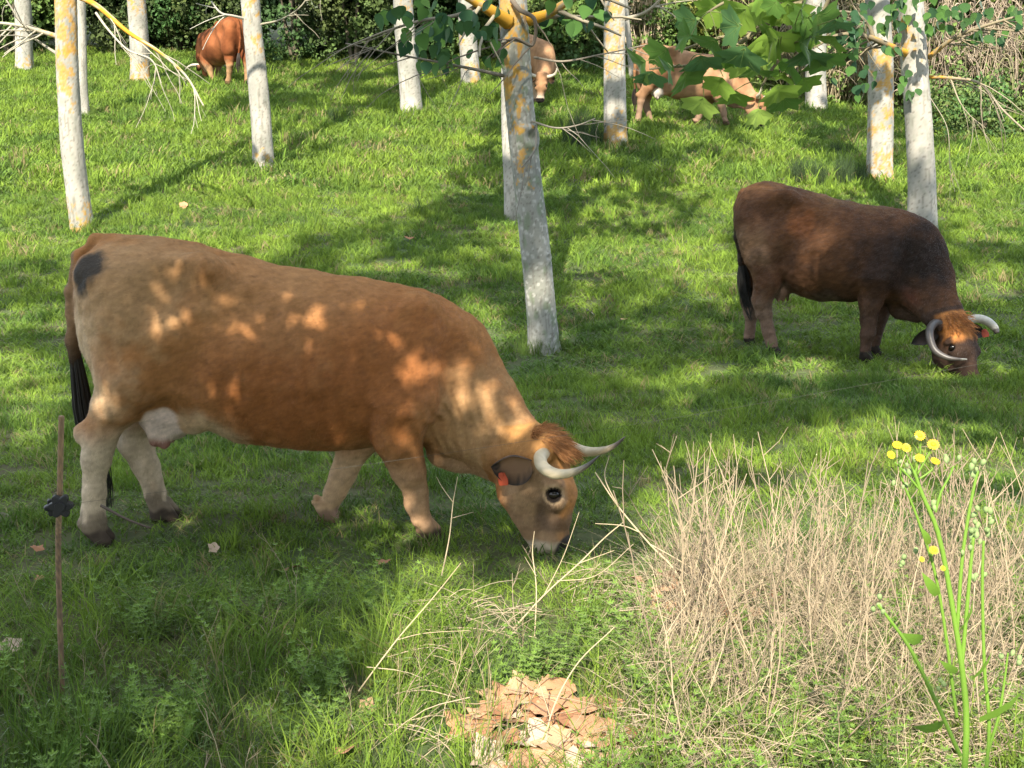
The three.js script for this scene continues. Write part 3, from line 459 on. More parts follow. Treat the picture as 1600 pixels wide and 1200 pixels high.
const cowBOut = [[1152, 320], [1184, 284], [1400, 322], [1450, 356], [1500, 480], [1560, 510], [1480, 590], [1340, 570], [1320, 475], [1215, 450], [1210, 552], [1150, 540]];
const inPoly = (x, y, P) => { let c = false; for (let i = 0, j = P.length - 1; i < P.length; j = i++) if ((P[i][1] > y) !== (P[j][1] > y) && x < (P[j][0] - P[i][0]) * (y - P[i][1]) / (P[j][1] - P[i][1]) + P[i][0]) c = !c; return c; };
const trunkSpots = []; // filled by the trees: {x, z, y, r, lit}
function sunlitAt(p, size = 0.15) { // does the light that would pass this leaf fall on a sun fleck?
  const step = (z) => { const t = (z - p.z) / -SUN.z; return [p.x - SUN.x * t, p.y - SUN.y * t, t]; };
  const fz = p.z;
  for (const [zp, out, list] of [[cowA.o.z + 0.26, cowOut, cowLit], [cowB.o.z + 0.25, cowBOut, [[1290, 392, 14, 12], [1490, 505, 24, 12], [1255, 350, 10, 8], [1545, 508, 12, 8]]]]) if (fz > zp) {
    const [x, y] = step(zp), [px, py] = toPx(x, y, zp);
    if (y > 0 && y < 1.5 && inPoly(px, py, out)) return list === cowLit && size > 0.1 ? true : list.some((e) => inE(px, py, e, size * 0.3 * FPX / -zp)) && n2(px * 0.055, py * 0.055) < 0.42;
  }
  if (p.z > -3.4) { const [x, y] = step(-3.55), [px, py] = toPx(x, y, -3.55); if (px > 980 && px < 1330 && py > -30 && py < 240) return n2(px * 0.02, py * 0.02) < 0.5; }
  for (const t of trunkSpots) if (p.z > t.z + 0.3) { const [x, y] = step(t.z); if (Math.abs(x - t.x) < t.r + 0.12 && y > t.y && y < t.y + 3.2) return (t.foot && y - t.y > 0.1 && y - t.y < 0.42) || n2(y * 1.1 + t.x * 3, t.z) < t.lit; }
  if (p.z > -26) { const [x, y] = step(-27.5); if (y > H(x, -27.5) + 0.4 && y < 8) return n2(x * 0.8, y * 0.8) < 0.35; }
  let z = p.z; for (let i = 0; i < 500; i++) { z -= 0.15; const [x, y] = step(z); if (y < H(x, z)) { 
    const [px, py] = toPx(x, H(x, z), z);
    if (z > -2) return false;
    if (groundLit.some((e) => inE(px + 12 * n2(x * 3, z * 3), py + 5 * n2(x * 3 + 5, z * 3), e))) return py > 700 || n2(x * 4, z * 4) < 0.75;
    const fr = py > 700 ? -0.75 : py > 560 ? -0.6 : py > 360 ? -0.36 : py > 230 ? -0.14 : 0.02;
    return n2(x * 0.9 + 3, z * 0.5) * 0.7 + n2(x * 2.6, z * 1.6) * 0.45 < fr; } }
  return false;
}

// ---------------------------------------------------------------- trees
const leafBits = [0, 1].map((k) => { const w = k ? 0.42 : 0.5; return geo([0, 0, 0, -w, 0.35, 0.08, 0, 0.45, -0.02, w, 0.35, 0.08, -w * 0.6, 0.75, 0.02, w * 0.6, 0.75, 0.02, 0, 1.05, -0.06], [0, 2, 1, 0, 3, 2, 1, 2, 4, 2, 3, 5, 2, 6, 4, 2, 5, 6]); });
const crownMat = std([1, 1, 1], 0.75);
function crown(parent, c, rx, ry, rz, count, size, seed, lobes = 14, base = [0.07, 0.15, 0.025]) {
  const R = rng(seed), L = [], list = [];
  for (let i = 0; i < lobes; i++) { const a = R() * 6.28, b = Math.acos(2 * R() - 1), q = 0.35 + 0.5 * R(); L.push([V(Math.sin(b) * Math.cos(a) * rx * q, Math.cos(b) * ry * q, Math.sin(b) * Math.sin(a) * rz * q), 0.3 + 0.22 * R()]); }
  let tries = 0;
  while (list.length < count && tries++ < count * 4) {
    const [o, s] = L[Math.floor(R() * lobes)], a = R() * 6.28, b = Math.acos(2 * R() - 1), q = Math.cbrt(R()) * s;
    const p = V(c.x + o.x + Math.sin(b) * Math.cos(a) * rx * q, c.y + o.y + Math.cos(b) * ry * q, c.z + o.z + Math.sin(b) * Math.sin(a) * rz * q);
    const [px, py] = toPx(p.x, p.y, p.z); if (p.z < 0 && py > -40 && px > -200 && px < 1800) continue;   // no leaves hang into view here
    if (sunlitAt(p, size)) continue;
    const v = 0.7 + 0.6 * R();
    list.push({ p: p.sub(parent.position), r: [R() * 1.4 - 0.7, R() * 6.28, R() * 1.4 - 0.7], s: size * (0.7 + 0.6 * R()), c: new THREE.Color().setRGB(base[0] * v, base[1] * v, base[2] * v) });
  }
  const m = inst('crown', leafBits[0], crownMat, list, parent); return m;
}
// pale bark with dark lenticels and orange lichen
function barkColor(seed, lichen, near) {
  return (x, y, z, h, a) => {
    const w = n3(x * 3 + seed, h * 2.2, z * 3), f = n3(Math.cos(a) * 3 + seed, h * 26, Math.sin(a) * 3), f2 = n3(x * 30, h * 55, z * 30 + seed), g = n3(x * 9, h * 6, z * 9 + seed), f4 = n3(x * 70, h * 40, z * 70);
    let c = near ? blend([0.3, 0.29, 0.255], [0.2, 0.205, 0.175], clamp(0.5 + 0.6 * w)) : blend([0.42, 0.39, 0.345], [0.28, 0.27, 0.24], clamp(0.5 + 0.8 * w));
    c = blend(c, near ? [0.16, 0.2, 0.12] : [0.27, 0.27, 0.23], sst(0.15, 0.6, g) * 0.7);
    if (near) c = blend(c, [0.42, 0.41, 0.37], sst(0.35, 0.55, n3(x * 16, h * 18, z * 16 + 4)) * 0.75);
    c = blend(c, [0.11, 0.095, 0.075], sst(0.5, 0.75, f + 0.25 * f2) * 0.6);
    c = wrapC(c, 1 + 0.07 * f2 + 0.05 * f4); c = blend(c, [0.15, 0.135, 0.11], sst(0.55, 0.75, n3(Math.cos(a) * 7 + seed, h * 2.5, Math.sin(a) * 7)) * 0.55);
    for (const [h0, h1, a0, wid, amt] of lichen) { const da = Math.abs(Math.atan2(Math.sin(a - a0), Math.cos(a - a0))), d = Math.max((h0 - h) / 0.14, (h - h1) / 0.14, (da - wid) / 0.7); const q = n3(x * 9 + 2, h * 7, z * 9 + seed) + 0.6 * n3(x * 28, h * 22, z * 28) - 0.9 * Math.max(0, d) + amt + 0.12; c = blend(c, blend([0.4, 0.19, 0.02], [0.5, 0.3, 0.05], 0.5 + 0.5 * n3(x * 20, h * 20, z * 20)), sst(0.2, 0.55, q) * (0.75 + 0.25 * n3(x * 50, h * 50, z * 50))); }
    return c;
  };
}
const barkMat = vcol(0.92);
function poplar({ px, py, D, w, tx, seed, lichen = [], near = false, lit = 0.5, label, height = 12, crownN = 6500, knots = [], twigs = true }) {
  const R = rng(seed), b = at(px, py, D), x0 = b.x, z0 = -D, y0 = H(x0, z0), depth = D * CT + (EYE - y0) * ST, r0 = w / 2 * depth / FPX;
  const t = at(tx, 0, D), lean = (t.x - x0) / (t.y - y0);
  const g = new THREE.Group(); g.position.set(x0, y0 - 0.04, z0); top(g, 'poplar_tree');
  tag(g, label, 'tree', 'pale trunked poplars in the pasture');
  const cx = (h) => lean * Math.min(h, 4) + lean * 0.3 * Math.max(0, h - 4) + 0.025 * Math.sin(h * 1.7 + seed), cz = (h) => 0.03 * Math.sin(h * 1.3 + seed * 2);
  const rr = (h) => r0 * (0.93 - 0.05 * h * 0.8 + 0.2 * Math.exp(-h / 0.12)) * (h > 4 ? 1 - (h - 4) / (height - 4) * 0.75 : 1) / (1) ;
  const bc = barkColor(seed * 3.7, lichen, near), hs = []; const vis = 3.4; for (let h = 0; h < vis; h += near ? 0.011 : 0.018) hs.push(h); for (let h = vis; h < height; h += 0.4) hs.push(h);
  const S = near ? 72 : 48, pos = [], col = [], idx = [];
  hs.forEach((h, i) => { for (let k = 0; k < S; k++) {
    const a = k / S * 2 * Math.PI; let r = rr(h) * (1 + 0.05 * n3(Math.cos(a) * 0.8 + seed, h * 0.9, Math.sin(a) * 0.8) + 0.012 * n3(Math.cos(a) * 6, h * 7, Math.sin(a) * 6 + seed)) + 0.0022 * n3(Math.cos(a) * 9, h * 40, Math.sin(a) * 9 + seed) + 0.1 * r0 * Math.exp(-h / 0.15) * Math.sin(a * 5 + seed);
    for (const [kh, ka, ks] of knots) { const da = Math.atan2(Math.sin(a - ka), Math.cos(a - ka)), q = Math.hypot((h - kh) / ks, da * r / ks); r += 0.35 * ks * Math.exp(-((q - 0.9) ** 2) * 4) * (h < kh + ks * 1.2 ? 1 : 0.3) - 0.3 * ks * Math.exp(-q * q * 4); }
    pos.push(cx(h) + Math.cos(a) * r, h, cz(h) + Math.sin(a) * r); col.push(...bc(Math.cos(a) * r0, h, Math.sin(a) * r0, h, a));
    if (i) { const p = i * S + k, p1 = i * S + (k + 1) % S; idx.push(p - S, p, p1 - S, p1 - S, p, p1); }
  } });
  mesh('trunk', geo(pos, idx, col), barkMat, g);
  // upper limbs, above the picture
  for (let i = 0; i < 7; i++) { const h = 3.9 + i * 0.9 + R() * 0.4, a = R() * 6.28, l = 1.6 + R() * 0.8, s = V(cx(h), h, cz(h)); mesh('limb', tube([s, s.clone().add(V(Math.cos(a) * l * 0.5, l * 0.4, Math.sin(a) * l * 0.5)), s.clone().add(V(Math.cos(a) * l, l * 1.0, Math.sin(a) * l))], [r0 * 0.3, r0 * 0.2, 0.01], 7, 8, [0.36, 0.34, 0.3]), barkMat, g); }
  g.userData.make = () => crown(g, V(x0 + cx(8), y0 + height * 0.72, z0), 2.3, height * 0.36, 2.3, crownN, 0.17, seed + 900, 12);
  trunkSpots.push({ x: x0, z: z0, y: y0, r: r0, lit, foot: near });
  g.userData.at = (h, a) => V(cx(h) + Math.cos(a) * rr(h) * 0.9, h, cz(h) + Math.sin(a) * rr(h) * 0.9);
  return g;
}
const F_ = Math.PI / 2; // side of the trunk that faces the camera
const trees = {};
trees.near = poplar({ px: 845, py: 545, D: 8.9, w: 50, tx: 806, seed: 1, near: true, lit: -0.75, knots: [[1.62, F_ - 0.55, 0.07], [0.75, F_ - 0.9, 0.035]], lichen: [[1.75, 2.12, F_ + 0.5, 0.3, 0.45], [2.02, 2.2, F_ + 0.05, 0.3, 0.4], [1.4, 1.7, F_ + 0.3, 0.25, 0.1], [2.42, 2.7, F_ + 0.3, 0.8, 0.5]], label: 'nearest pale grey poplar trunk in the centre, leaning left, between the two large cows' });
poplar({ px: 799, py: 340, D: 13.4, w: 30, tx: 800, seed: 2, lit: 0.1, label: 'poplar trunk mostly hidden close behind the nearest central trunk' });
trees.left = poplar({ px: 128, py: 352, D: 13, w: 38, tx: 100, seed: 3, lit: 0.2, lichen: [[1.9, 2.6, F_, 0.9, 0.4], [1.45, 1.85, F_ - 0.1, 0.45, 0.3], [0.02, 0.3, F_, 1.2, 0.1]], label: 'slender poplar at left with bare branches and yellow lichen near its top' });
poplar({ px: 135, py: 192, D: 20.5, w: 19, tx: 122, seed: 4, lit: 0.1, label: 'thin grey poplar trunk just behind the slender poplar at left' });
poplar({ px: 41, py: 123, D: 27, w: 28, tx: 33, seed: 5, lit: 0.5, lichen: [[0.02, 0.25, F_, 1.4, 0.1]], label: 'far poplar trunk nearest the left edge, in front of the hedge' });
poplar({ px: 221, py: 147, D: 25, w: 32, tx: 212, seed: 6, lit: 0.6, lichen: [[0.02, 0.4, F_, 1.4, 0.3], [1.45, 1.75, F_, 1.0, 0.25]], label: 'far poplar trunk with bright orange lichen band at its foot' });
trees.cow = poplar({ px: 411, py: 268, D: 16.3, w: 34, tx: 393, seed: 7, lit: 0.75, lichen: [[2.0, 2.35, F_, 0.9, -0.1], [0.02, 0.2, F_, 1.4, 0.0], [1.5, 1.7, F_ - 0.6, 0.3, -0.1]], label: 'sunlit white poplar trunk in front of the reddish cow' });
poplar({ px: 641, py: 187, D: 21, w: 36, tx: 632, seed: 8, lit: 0.75, lichen: [[1.7, 1.95, F_ - 0.5, 0.4, 0.0]], label: 'bright white poplar trunk with flared foot left of the central trunk' });
poplar({ px: 736, py: 143, D: 25, w: 32, tx: 731, seed: 9, lit: 0.55, lichen: [[0.02, 0.35, F_ - 0.6, 0.5, 0.2], [0.8, 1.1, F_ + 0.8, 0.3, 0.1]], label: 'pale poplar trunk behind twigs just left of the central trunk' });
trees.mid = poplar({ px: 965, py: 233, D: 18, w: 38, tx: 959, seed: 10, lit: 0.6, lichen: [[1.12, 2.15, F_ + 0.25, 0.62, 0.35], [0.02, 0.26, F_, 1.5, 0.55], [0.42, 0.5, F_ - 0.4, 0.3, 0.0]], label: 'poplar trunk with heavy orange lichen right of the central trunk' });
poplar({ px: 1277, py: 187, D: 24, w: 36, tx: 1272, seed: 11, lit: 0.8, label: 'bright white poplar trunk half covered above by the hanging plane leaves' });
trees.right2 = poplar({ px: 1376, py: 285, D: 15.6, w: 43, tx: 1371, seed: 12, lit: 0.55, lichen: [[1.2, 1.6, F_, 0.4, 0.5], [0.7, 0.78, F_ + 0.5, 0.5, 0.4], [0.85, 1.1, F_ - 0.6, 0.6, 0.3], [0.05, 0.4, F_, 1.0, 0.25]], label: 'orange spotted poplar trunk, left one of the close pair behind the dark cow' });
trees.right = poplar({ px: 1438, py: 362, D: 12.8, w: 46, tx: 1428, seed: 13, lit: 0.2, knots: [[1.55, F_ + 0.3, 0.06]], lichen: [[1.9, 2.2, F_ + 0.8, 0.4, 0.1]], label: 'grey poplar trunk, right one of the close pair, rising behind the dark cow' });
poplar({ px: 985, py: 150, D: 26, w: 9, tx: 979, seed: 14, lit: 0.3, crownN: 300, height: 7, label: 'very thin tan sapling stem just right of the lichen covered trunk' });
// roadside plane trees behind the photographer, whose shade dapples the near pasture
function plane(x, z, h, seed, label, n = 15000) {
  const g = new THREE.Group(); g.position.set(x, H(x, z) - 0.05, z); top(g, 'plane_tree'); tag(g, label, 'tree', 'roadside plane trees');
  const R = rng(seed), bc = (t, a) => blend([0.33, 0.31, 0.24], [0.2, 0.19, 0.13], sst(-0.2, 0.3, n3(Math.cos(a) * 2 + seed, t * 14, Math.sin(a) * 2)));
  mesh('trunk', tube([V(0, 0, 0), V(0.05, 1.2, 0), V(0, 2.6, 0.05), V(0.1, h * 0.6, 0), V(0, h * 0.9, 0)], [0.3, 0.24, 0.2, 0.12, 0.03], 20, 40, bc), barkMat, g);
  for (let i = 0; i < 8; i++) { const y = h * (0.26 + 0.06 * i), a = i * 2.4 + R(), l = 2.2 - i * 0.1; mesh('limb', tube([V(0, y, 0), V(Math.cos(a) * l * 0.5, y + l * 0.5, Math.sin(a) * l * 0.5), V(Math.cos(a) * l, y + l * 0.9, Math.sin(a) * l)], [0.09, 0.06, 0.02], 8, 8, bc), barkMat, g); }
  crown(g, V(x, h * 0.62, z), 3.6, h * 0.42, 3.0, n, 0.21, seed, 22);
  return g;
}
scene.traverse((o) => { if (o.userData.make) { o.userData.make(); delete o.userData.make; } });
plane(-8.2, 4.4, 15, 201, 'tall roadside plane tree left of the photographer, its crown shading the pasture');
plane(-3.6, 5.2, 15.5, 202, 'tall roadside plane tree close behind the photographer, shading the tan cow');
plane(1.1, 5.4, 15, 203, 'tall roadside plane tree right behind the photographer');
plane(5.8, 4.8, 15, 204, 'tall roadside plane tree right of the photographer');
{ // added, unseen low plane; its crown is put in to fleck the tan cow
  const g = new THREE.Group(); g.position.set(-3.1, H(-3.1, -0.6) - 0.05, -0.6); top(g, 'plane_tree'); tag(g, 'added low plane tree, unseen left of view, whose crown flecks the tan cow with shade', 'tree', 'roadside plane trees');
  const bc = [0.3, 0.28, 0.2]; mesh('trunk', tube([V(0, 0, 0), V(0.05, 1.6, 0), V(0.3, 3.2, 0.05), V(0.7, 4.6, 0)], [0.11, 0.09, 0.07, 0.03], 16, 20, bc), barkMat, g);
  for (let i = 0; i < 6; i++) { const a = i * 1.1 - 1.4, l = 1.2 + 0.3 * (i % 3); mesh('limb', tube([V(0.25, 3 + i * 0.15, 0), V(0.25 + Math.cos(a) * l * 0.6, 3.6 + i * 0.15, Math.sin(a) * l * 0.6), V(0.3 + Math.cos(a) * l * 1.3, 4.0 + i * 0.15, Math.sin(a) * l * 1.3)], [0.04, 0.025, 0.008], 7, 8, bc), barkMat, g); }
  crown(g, V(-1.55, 4.0, -1.4), 2.6, 1.5, 1.6, 24000, 0.075, 206, 60);
}
const plane5 = plane(3.1, -1.6, 9, 205, 'young plane tree at the right whose low branch hangs lobed green leaves into view', 3500);
console.log('trees');

// ---- branches and twigs in view, parts of their trees
function twig(tree, pts, r0, r1, color = [0.33, 0.29, 0.22], forks = 0, seed = 1, lich = 0) {
  const P = pts.map(([px, py, D]) => at(px, py, D).sub(tree.position)), R = rng(seed);
  const lc = (t, a) => lich ? blend(color, [0.5, 0.26, 0.02], sst(0.1, 0.4, n3(t * 9 + seed, Math.cos(a), Math.sin(a)) * 0.6 + lich - t * 1.2)) : color;
  const o = mesh('branch', tube(P, [r0, mix(r0, r1, 0.6), r1], 7, P.length * 7, lc), barkMat, tree);
  const curve = new THREE.CatmullRomCurve3(P, false, 'centripetal');
  for (let i = 0; i < forks; i++) {
    const t = 0.2 + 0.75 * R(), p = curve.getPoint(t), d = curve.getTangent(t), l = 0.25 + 0.5 * R();
    d.add(V(R() - 0.5, -0.35 + 0.5 * (R() - 0.5), (R() - 0.5) * 0.8).multiplyScalar(1.4)).normalize();
    const q = [p]; for (let k = 1; k <= 5; k++) { d.add(V(R() - 0.5, -0.12 + (R() - 0.5) * 0.7, R() - 0.5).multiplyScalar(0.35)).normalize(); q.push(q[k - 1].clone().addScaledVector(d, l / 5)); }
    const s = mesh('twig', tube(q, [r1 * 0.9, r1 * 0.35], 4, 0, color), barkMat, o);
    if (R() < 0.6) { const e = q[2], d2 = V(R() - 0.5, -R(), R() - 0.5).normalize(); mesh('twig', tube([e, e.clone().addScaledVector(d2, l * 0.2), e.clone().addScaledVector(d2, l * 0.4).add(V(0.03, -0.03, 0))], [r1 * 0.5, r1 * 0.25], 4, 0, color), barkMat, o); }
  }
  return o;
}
twig(trees.left, [[112, -10, 13], [150, 8, 12.9], [200, 50, 12.8], [250, 82, 12.7], [290, 118, 12.7], [318, 165, 12.6]], 0.035, 0.008, [0.42, 0.38, 0.3], 11, 41, 0.9);
twig(trees.left, [[105, 62, 13], [60, 48, 12.9], [30, 40, 12.8], [-40, 32, 12.8]], 0.03, 0.012, [0.4, 0.36, 0.28], 6, 42, 0.3);
twig(trees.left, [[108, 95, 13], [75, 75, 13], [45, 52, 12.9], [10, 0, 12.8]], 0.02, 0.008, [0.36, 0.33, 0.27], 4, 43);
twig(trees.left, [[150, 20, 12.9], [168, 45, 12.8], [200, 78, 12.7], [238, 95, 12.6], [252, 130, 12.6]], 0.014, 0.006, [0.42, 0.38, 0.3], 6, 44);
twig(trees.near, [[795, 35, 8.85], [765, 15, 8.7], [730, -5, 8.6], [690, -30, 8.5]], 0.055, 0.02, [0.3, 0.26, 0.18], 2, 45, 1.1);
twig(trees.near, [[825, 32, 8.85], [855, 22, 8.8], [890, 0, 8.7], [930, -30, 8.6]], 0.045, 0.02, [0.28, 0.24, 0.17], 3, 46, 0.9);
twig(trees.near, [[785, 118, 8.9], [740, 108, 8.7], [690, 98, 8.6], [620, 85, 8.5], [540, 68, 8.4]], 0.014, 0.005, [0.22, 0.19, 0.15], 8, 47);
twig(trees.near, [[770, -10, 8.8], [720, 22, 8.6], [660, 32, 8.5], [600, 50, 8.4], [545, 72, 8.4]], 0.018, 0.005, [0.22, 0.19, 0.14], 8, 48);
twig(trees.near, [[832, 190, 8.85], [870, 200, 8.7], [905, 195, 8.6], [930, 185, 8.6]], 0.008, 0.004, [0.26, 0.23, 0.18], 5, 49);
twig(trees.near, [[838, 195, 8.85], [835, 235, 8.72], [815, 262, 8.7]], 0.008, 0.005, [0.2, 0.18, 0.15], 2, 50);
twig(trees.near, [[835, 90, 8.9], [880, 96, 8.7], [940, 85, 8.6], [1010, 70, 8.5]], 0.01, 0.004, [0.26, 0.22, 0.17], 6, 51);
twig(trees.near, [[800, 0, 8.8], [812, 15, 8.75], [835, 30, 8.7], [832, 70, 8.72], [800, 60, 8.6], [770, 90, 8.6]], 0.02, 0.008, [0.15, 0.12, 0.09], 5, 52);
twig(trees.right, [[1420, 85, 12.8], [1390, 72, 12.5], [1350, 56, 12.3], [1310, 55, 12.2], [1270, 75, 12.1]], 0.045, 0.012, [0.2, 0.16, 0.1], 8, 53, 0.5);
twig(trees.right, [[1365, 60, 12.4], [1355, 35, 12.4], [1330, 20, 12.3], [1300, 18, 12.2]], 0.025, 0.01, [0.18, 0.15, 0.1], 6, 54);
twig(trees.right, [[1445, 120, 12.8], [1485, 122, 12.6], [1530, 130, 12.4], [1565, 170, 12.3], [1610, 212, 12.2]], 0.02, 0.008, [0.3, 0.25, 0.18], 8, 55, 0.4);
twig(trees.right, [[1450, 90, 12.8], [1490, 60, 12.6], [1540, 40, 12.4], [1610, 20, 12.3]], 0.028, 0.01, [0.24, 0.2, 0.13], 10, 56, 0.3);
twig(trees.right, [[1485, 122, 12.6], [1500, 160, 12.5], [1515, 180, 12.5], [1540, 200, 12.5]], 0.009, 0.004, [0.32, 0.28, 0.2], 5, 57);
twig(trees.right, [[1452, 150, 12.8], [1480, 200, 12.6], [1484, 260, 12.5], [1492, 300, 12.5]], 0.005, 0.002, [0.3, 0.27, 0.2], 3, 58);
twig(trees.cow, [[385, 30, 16.3], [365, 25, 16.1], [345, 20, 16], [330, 2, 16]], 0.02, 0.01, [0.45, 0.42, 0.36], 3, 59);
twig(trees.cow, [[408, 38, 16.2], [440, 30, 16], [470, 10, 15.9], [490, -20, 15.8]], 0.014, 0.008, [0.3, 0.27, 0.2], 3, 60);
twig(trees.mid, [[975, 30, 18], [1010, 18, 17.8], [1050, -20, 17.7]], 0.03, 0.014, [0.36, 0.32, 0.25], 3, 61);

// ---- poplar leaves on the twigs that cross the top of the picture
{
  const sh = new THREE.Shape(); sh.moveTo(0, 0); sh.bezierCurveTo(0.25, -0.02, 0.5, 0.1, 0.46, 0.34); sh.bezierCurveTo(0.42, 0.6, 0.15, 0.85, 0, 1.05); sh.bezierCurveTo(-0.15, 0.85, -0.42, 0.6, -0.46, 0.34); sh.bezierCurveTo(-0.5, 0.1, -0.25, -0.02, 0, 0);
  const lg = new THREE.ShapeGeometry(sh, 5); { const p = lg.attributes.position; for (let i = 0; i < p.count; i++) p.setZ(i, 0.25 * Math.abs(p.getX(i)) - 0.15 * p.getY(i) ** 2); lg.computeVertexNormals(); }
  const mats = [[0.045, 0.11, 0.03], [0.075, 0.17, 0.035], [0.03, 0.085, 0.035], [0.13, 0.24, 0.05]].map((c) => leafMat(c, 0.3, 0.95)), R = rng(91);
  const sprays = [[trees.near, 690, 60, 60, 42, 34, 8.55], [trees.near, 755, 25, 45, 30, 16, 8.6], [trees.near, 650, 15, 70, 20, 18, 8.5], [trees.near, 900, 15, 60, 25, 20, 8.7], [trees.near, 775, 80, 20, 22, 8, 8.6], [trees.right, 1300, 40, 60, 40, 46, 12.2], [trees.right, 1365, 45, 60, 45, 42, 12.3], [trees.right, 1520, 30, 90, 32, 60, 12.4], [trees.right, 1440, 20, 50, 30, 30, 12.5], [trees.right, 1330, 110, 40, 40, 18, 12.3], [trees.right, 1425, 125, 20, 25, 8, 12.5]];
  for (const [tree, px, py, rx, ry, n, D] of sprays) for (let i = 0; i < n; i++) {
    const a = R() * 6.28, q = Math.sqrt(R()), p = at(px + Math.cos(a) * q * rx, py + Math.sin(a) * q * ry, D + (R() - 0.5) * 0.8).sub(tree.position);
    const m = mesh('leaf', lg, mats[Math.floor(R() * (R() < 0.3 ? 4 : 3))], tree); m.position.copy(p); m.rotation.set(2.6 + R() * 1.0, (R() - 0.5) * 2.6, (R() - 0.5) * 1.2); m.scale.setScalar(0.075 + 0.045 * R());
  }
}
// ---- the plane tree's hanging branch with its lobed leaves
{
  const lobes = [[0, 1.0], [0.62, 0.86], [1.35, 0.62]], sh = [];
  const tip = (a, r) => [Math.sin(a) * r, 0.32 + Math.cos(a) * r * 0.72];
  const right = [tip(0, 1.0), tip(0.1, 0.85), tip(0.19, 0.84), tip(0.24, 0.74), tip(0.36, 0.68), tip(0.52, 0.78), tip(0.58, 0.84), tip(0.74, 0.98), tip(0.86, 0.84), tip(0.98, 0.8), tip(1.14, 0.68), tip(1.36, 0.76), tip(1.52, 0.86), tip(1.72, 0.66), tip(2.0, 0.52), tip(2.5, 0.38)];
  const out = [...right, [0, 0.04], ...right.slice(1).reverse().map(([x, y]) => [-x, y])];
  const variant = (k) => {
    const pos = [0, 0.3, 0], idx = [], M = 3, n = out.length;
    for (let m = 1; m <= M; m++) for (const [x, y] of out) { const f = m / M, X = x * f, Y = 0.3 + (y - 0.3) * f; pos.push(X, Y, (0.22 + 0.12 * k) * Math.abs(X) - (0.16 + 0.2 * k) * (Y - 0.2) ** 2 + 0.06 * Math.sin(Math.atan2(X, Y - 0.3) * 5) * f * f - 0.12 * X * X * k); }
    for (let i = 0; i < n; i++) { const j = (i + 1) % n; idx.push(0, 1 + j, 1 + i); for (let m = 1; m < M; m++) { const a = 1 + (m - 1) * n, b = a + n; idx.push(a + i, a + j, b + i, a + j, b + j, b + i); } }
    // veins: slim raised ridges
    const g = geo(pos, idx); return g;
  };
  const lg = [variant(0), variant(1), variant(1.8)], mats = [[0.14, 0.26, 0.035], [0.095, 0.2, 0.035], [0.2, 0.33, 0.045], [0.08, 0.18, 0.06], [0.27, 0.4, 0.075]].map((c) => leafMat(c, 0.35, 0.95));
  const vein = std([0.16, 0.25, 0.06], 0.8), R = rng(66), tree = plane5;
  const br = (pts, r0, r1) => { const P = pts.map(([px, py, D]) => at(px, py, D).sub(tree.position)); mesh('branch', tube(P, [r0, r1], 7, 30, [0.2, 0.17, 0.1]), barkMat, tree); return new THREE.CatmullRomCurve3(P); };
  const root = V(0, 4.1, 0).add(tree.position); // limb from the trunk, out of the picture
  const rp = at(1330, -60, 3.7);
  mesh('limb', tube([V(0, 3.5, 0), root.clone().lerp(rp, 0.5).sub(tree.position).add(V(0, 0.1, 0)), rp.clone().sub(tree.position)], [0.06, 0.03, 0.014], 8, 16, [0.24, 0.21, 0.14]), barkMat, tree);
  const bs = [br([[1330, -60, 3.7], [1250, 0, 3.65], [1180, 50, 3.6], [1110, 95, 3.55], [1015, 108, 3.5]], 0.012, 0.003), br([[1250, 0, 3.65], [1240, 60, 3.6], [1205, 110, 3.55], [1190, 135, 3.55]], 0.008, 0.003), br([[1330, -60, 3.7], [1290, 10, 3.8], [1270, 70, 3.8], [1230, 120, 3.75]], 0.008, 0.003), br([[1180, 50, 3.6], [1120, 60, 3.6], [1060, 80, 3.6]], 0.006, 0.003), br([[1250, 0, 3.65], [1190, -20, 3.6], [1130, 5, 3.55], [1105, 20, 3.5]], 0.007, 0.003)];
  // px, py of the leaf's root, its size in pixels, its turn in the picture (0 = tip down), tilt
  const spots = [[1185, 168, 52, 0.05, 0.1, 4], [1100, 150, 62, 0.35, 0.5, 4], [1070, 110, 70, -0.2, 0.6, 1], [1140, 85, 74, 0.5, 0.9, 0], [1045, 75, 62, 0.9, 0.3, 1], [1010, 95, 66, 1.1, 1.0, 1], [1020, 110, 58, 0.25, 0.8, 3], [1150, 140, 60, 0.2, 0.7, 0], [1215, 130, 66, -0.35, 0.5, 2], [1225, 150, 55, -0.2, 0.7, 1], [1205, 45, 80, -0.2, 0.35, 2], [1250, 40, 84, 0.3, 0.4, 0], [1170, 10, 74, 0.9, 0.5, 2], [1140, 5, 70, 1.2, 0.7, 0], [1195, -5, 84, 0.1, 0.4, 4], [1230, 0, 78, -0.4, 0.6, 2], [1265, 75, 72, -0.1, 0.8, 3], [1285, 80, 70, -0.5, 0.5, 1], [1090, 30, 60, 1.25, 0.4, 3], [1120, 60, 72, 0.7, 1.0, 1], [1165, 70, 78, 0.1, 0.6, 3], [1095, 85, 70, -0.4, 0.8, 3], [1080, 55, 52, 1.5, 0.8, 1], [1240, 95, 66, 0.4, 0.9, 1], [1180, 105, 58, -0.3, 1.1, 1], [1130, 120, 56, 0.4, 0.3, 2], [1050, 105, 48, 0.9, 1.1, 3], [1275, 20, 74, -0.8, 0.6, 1], [1305, 30, 60, -0.4, 0.9, 3], [1215, 85, 60, 0.8, 0.6, 0], [1160, 40, 66, 1.5, 0.7, 3], [1255, 120, 50, -0.6, 0.4, 0]];
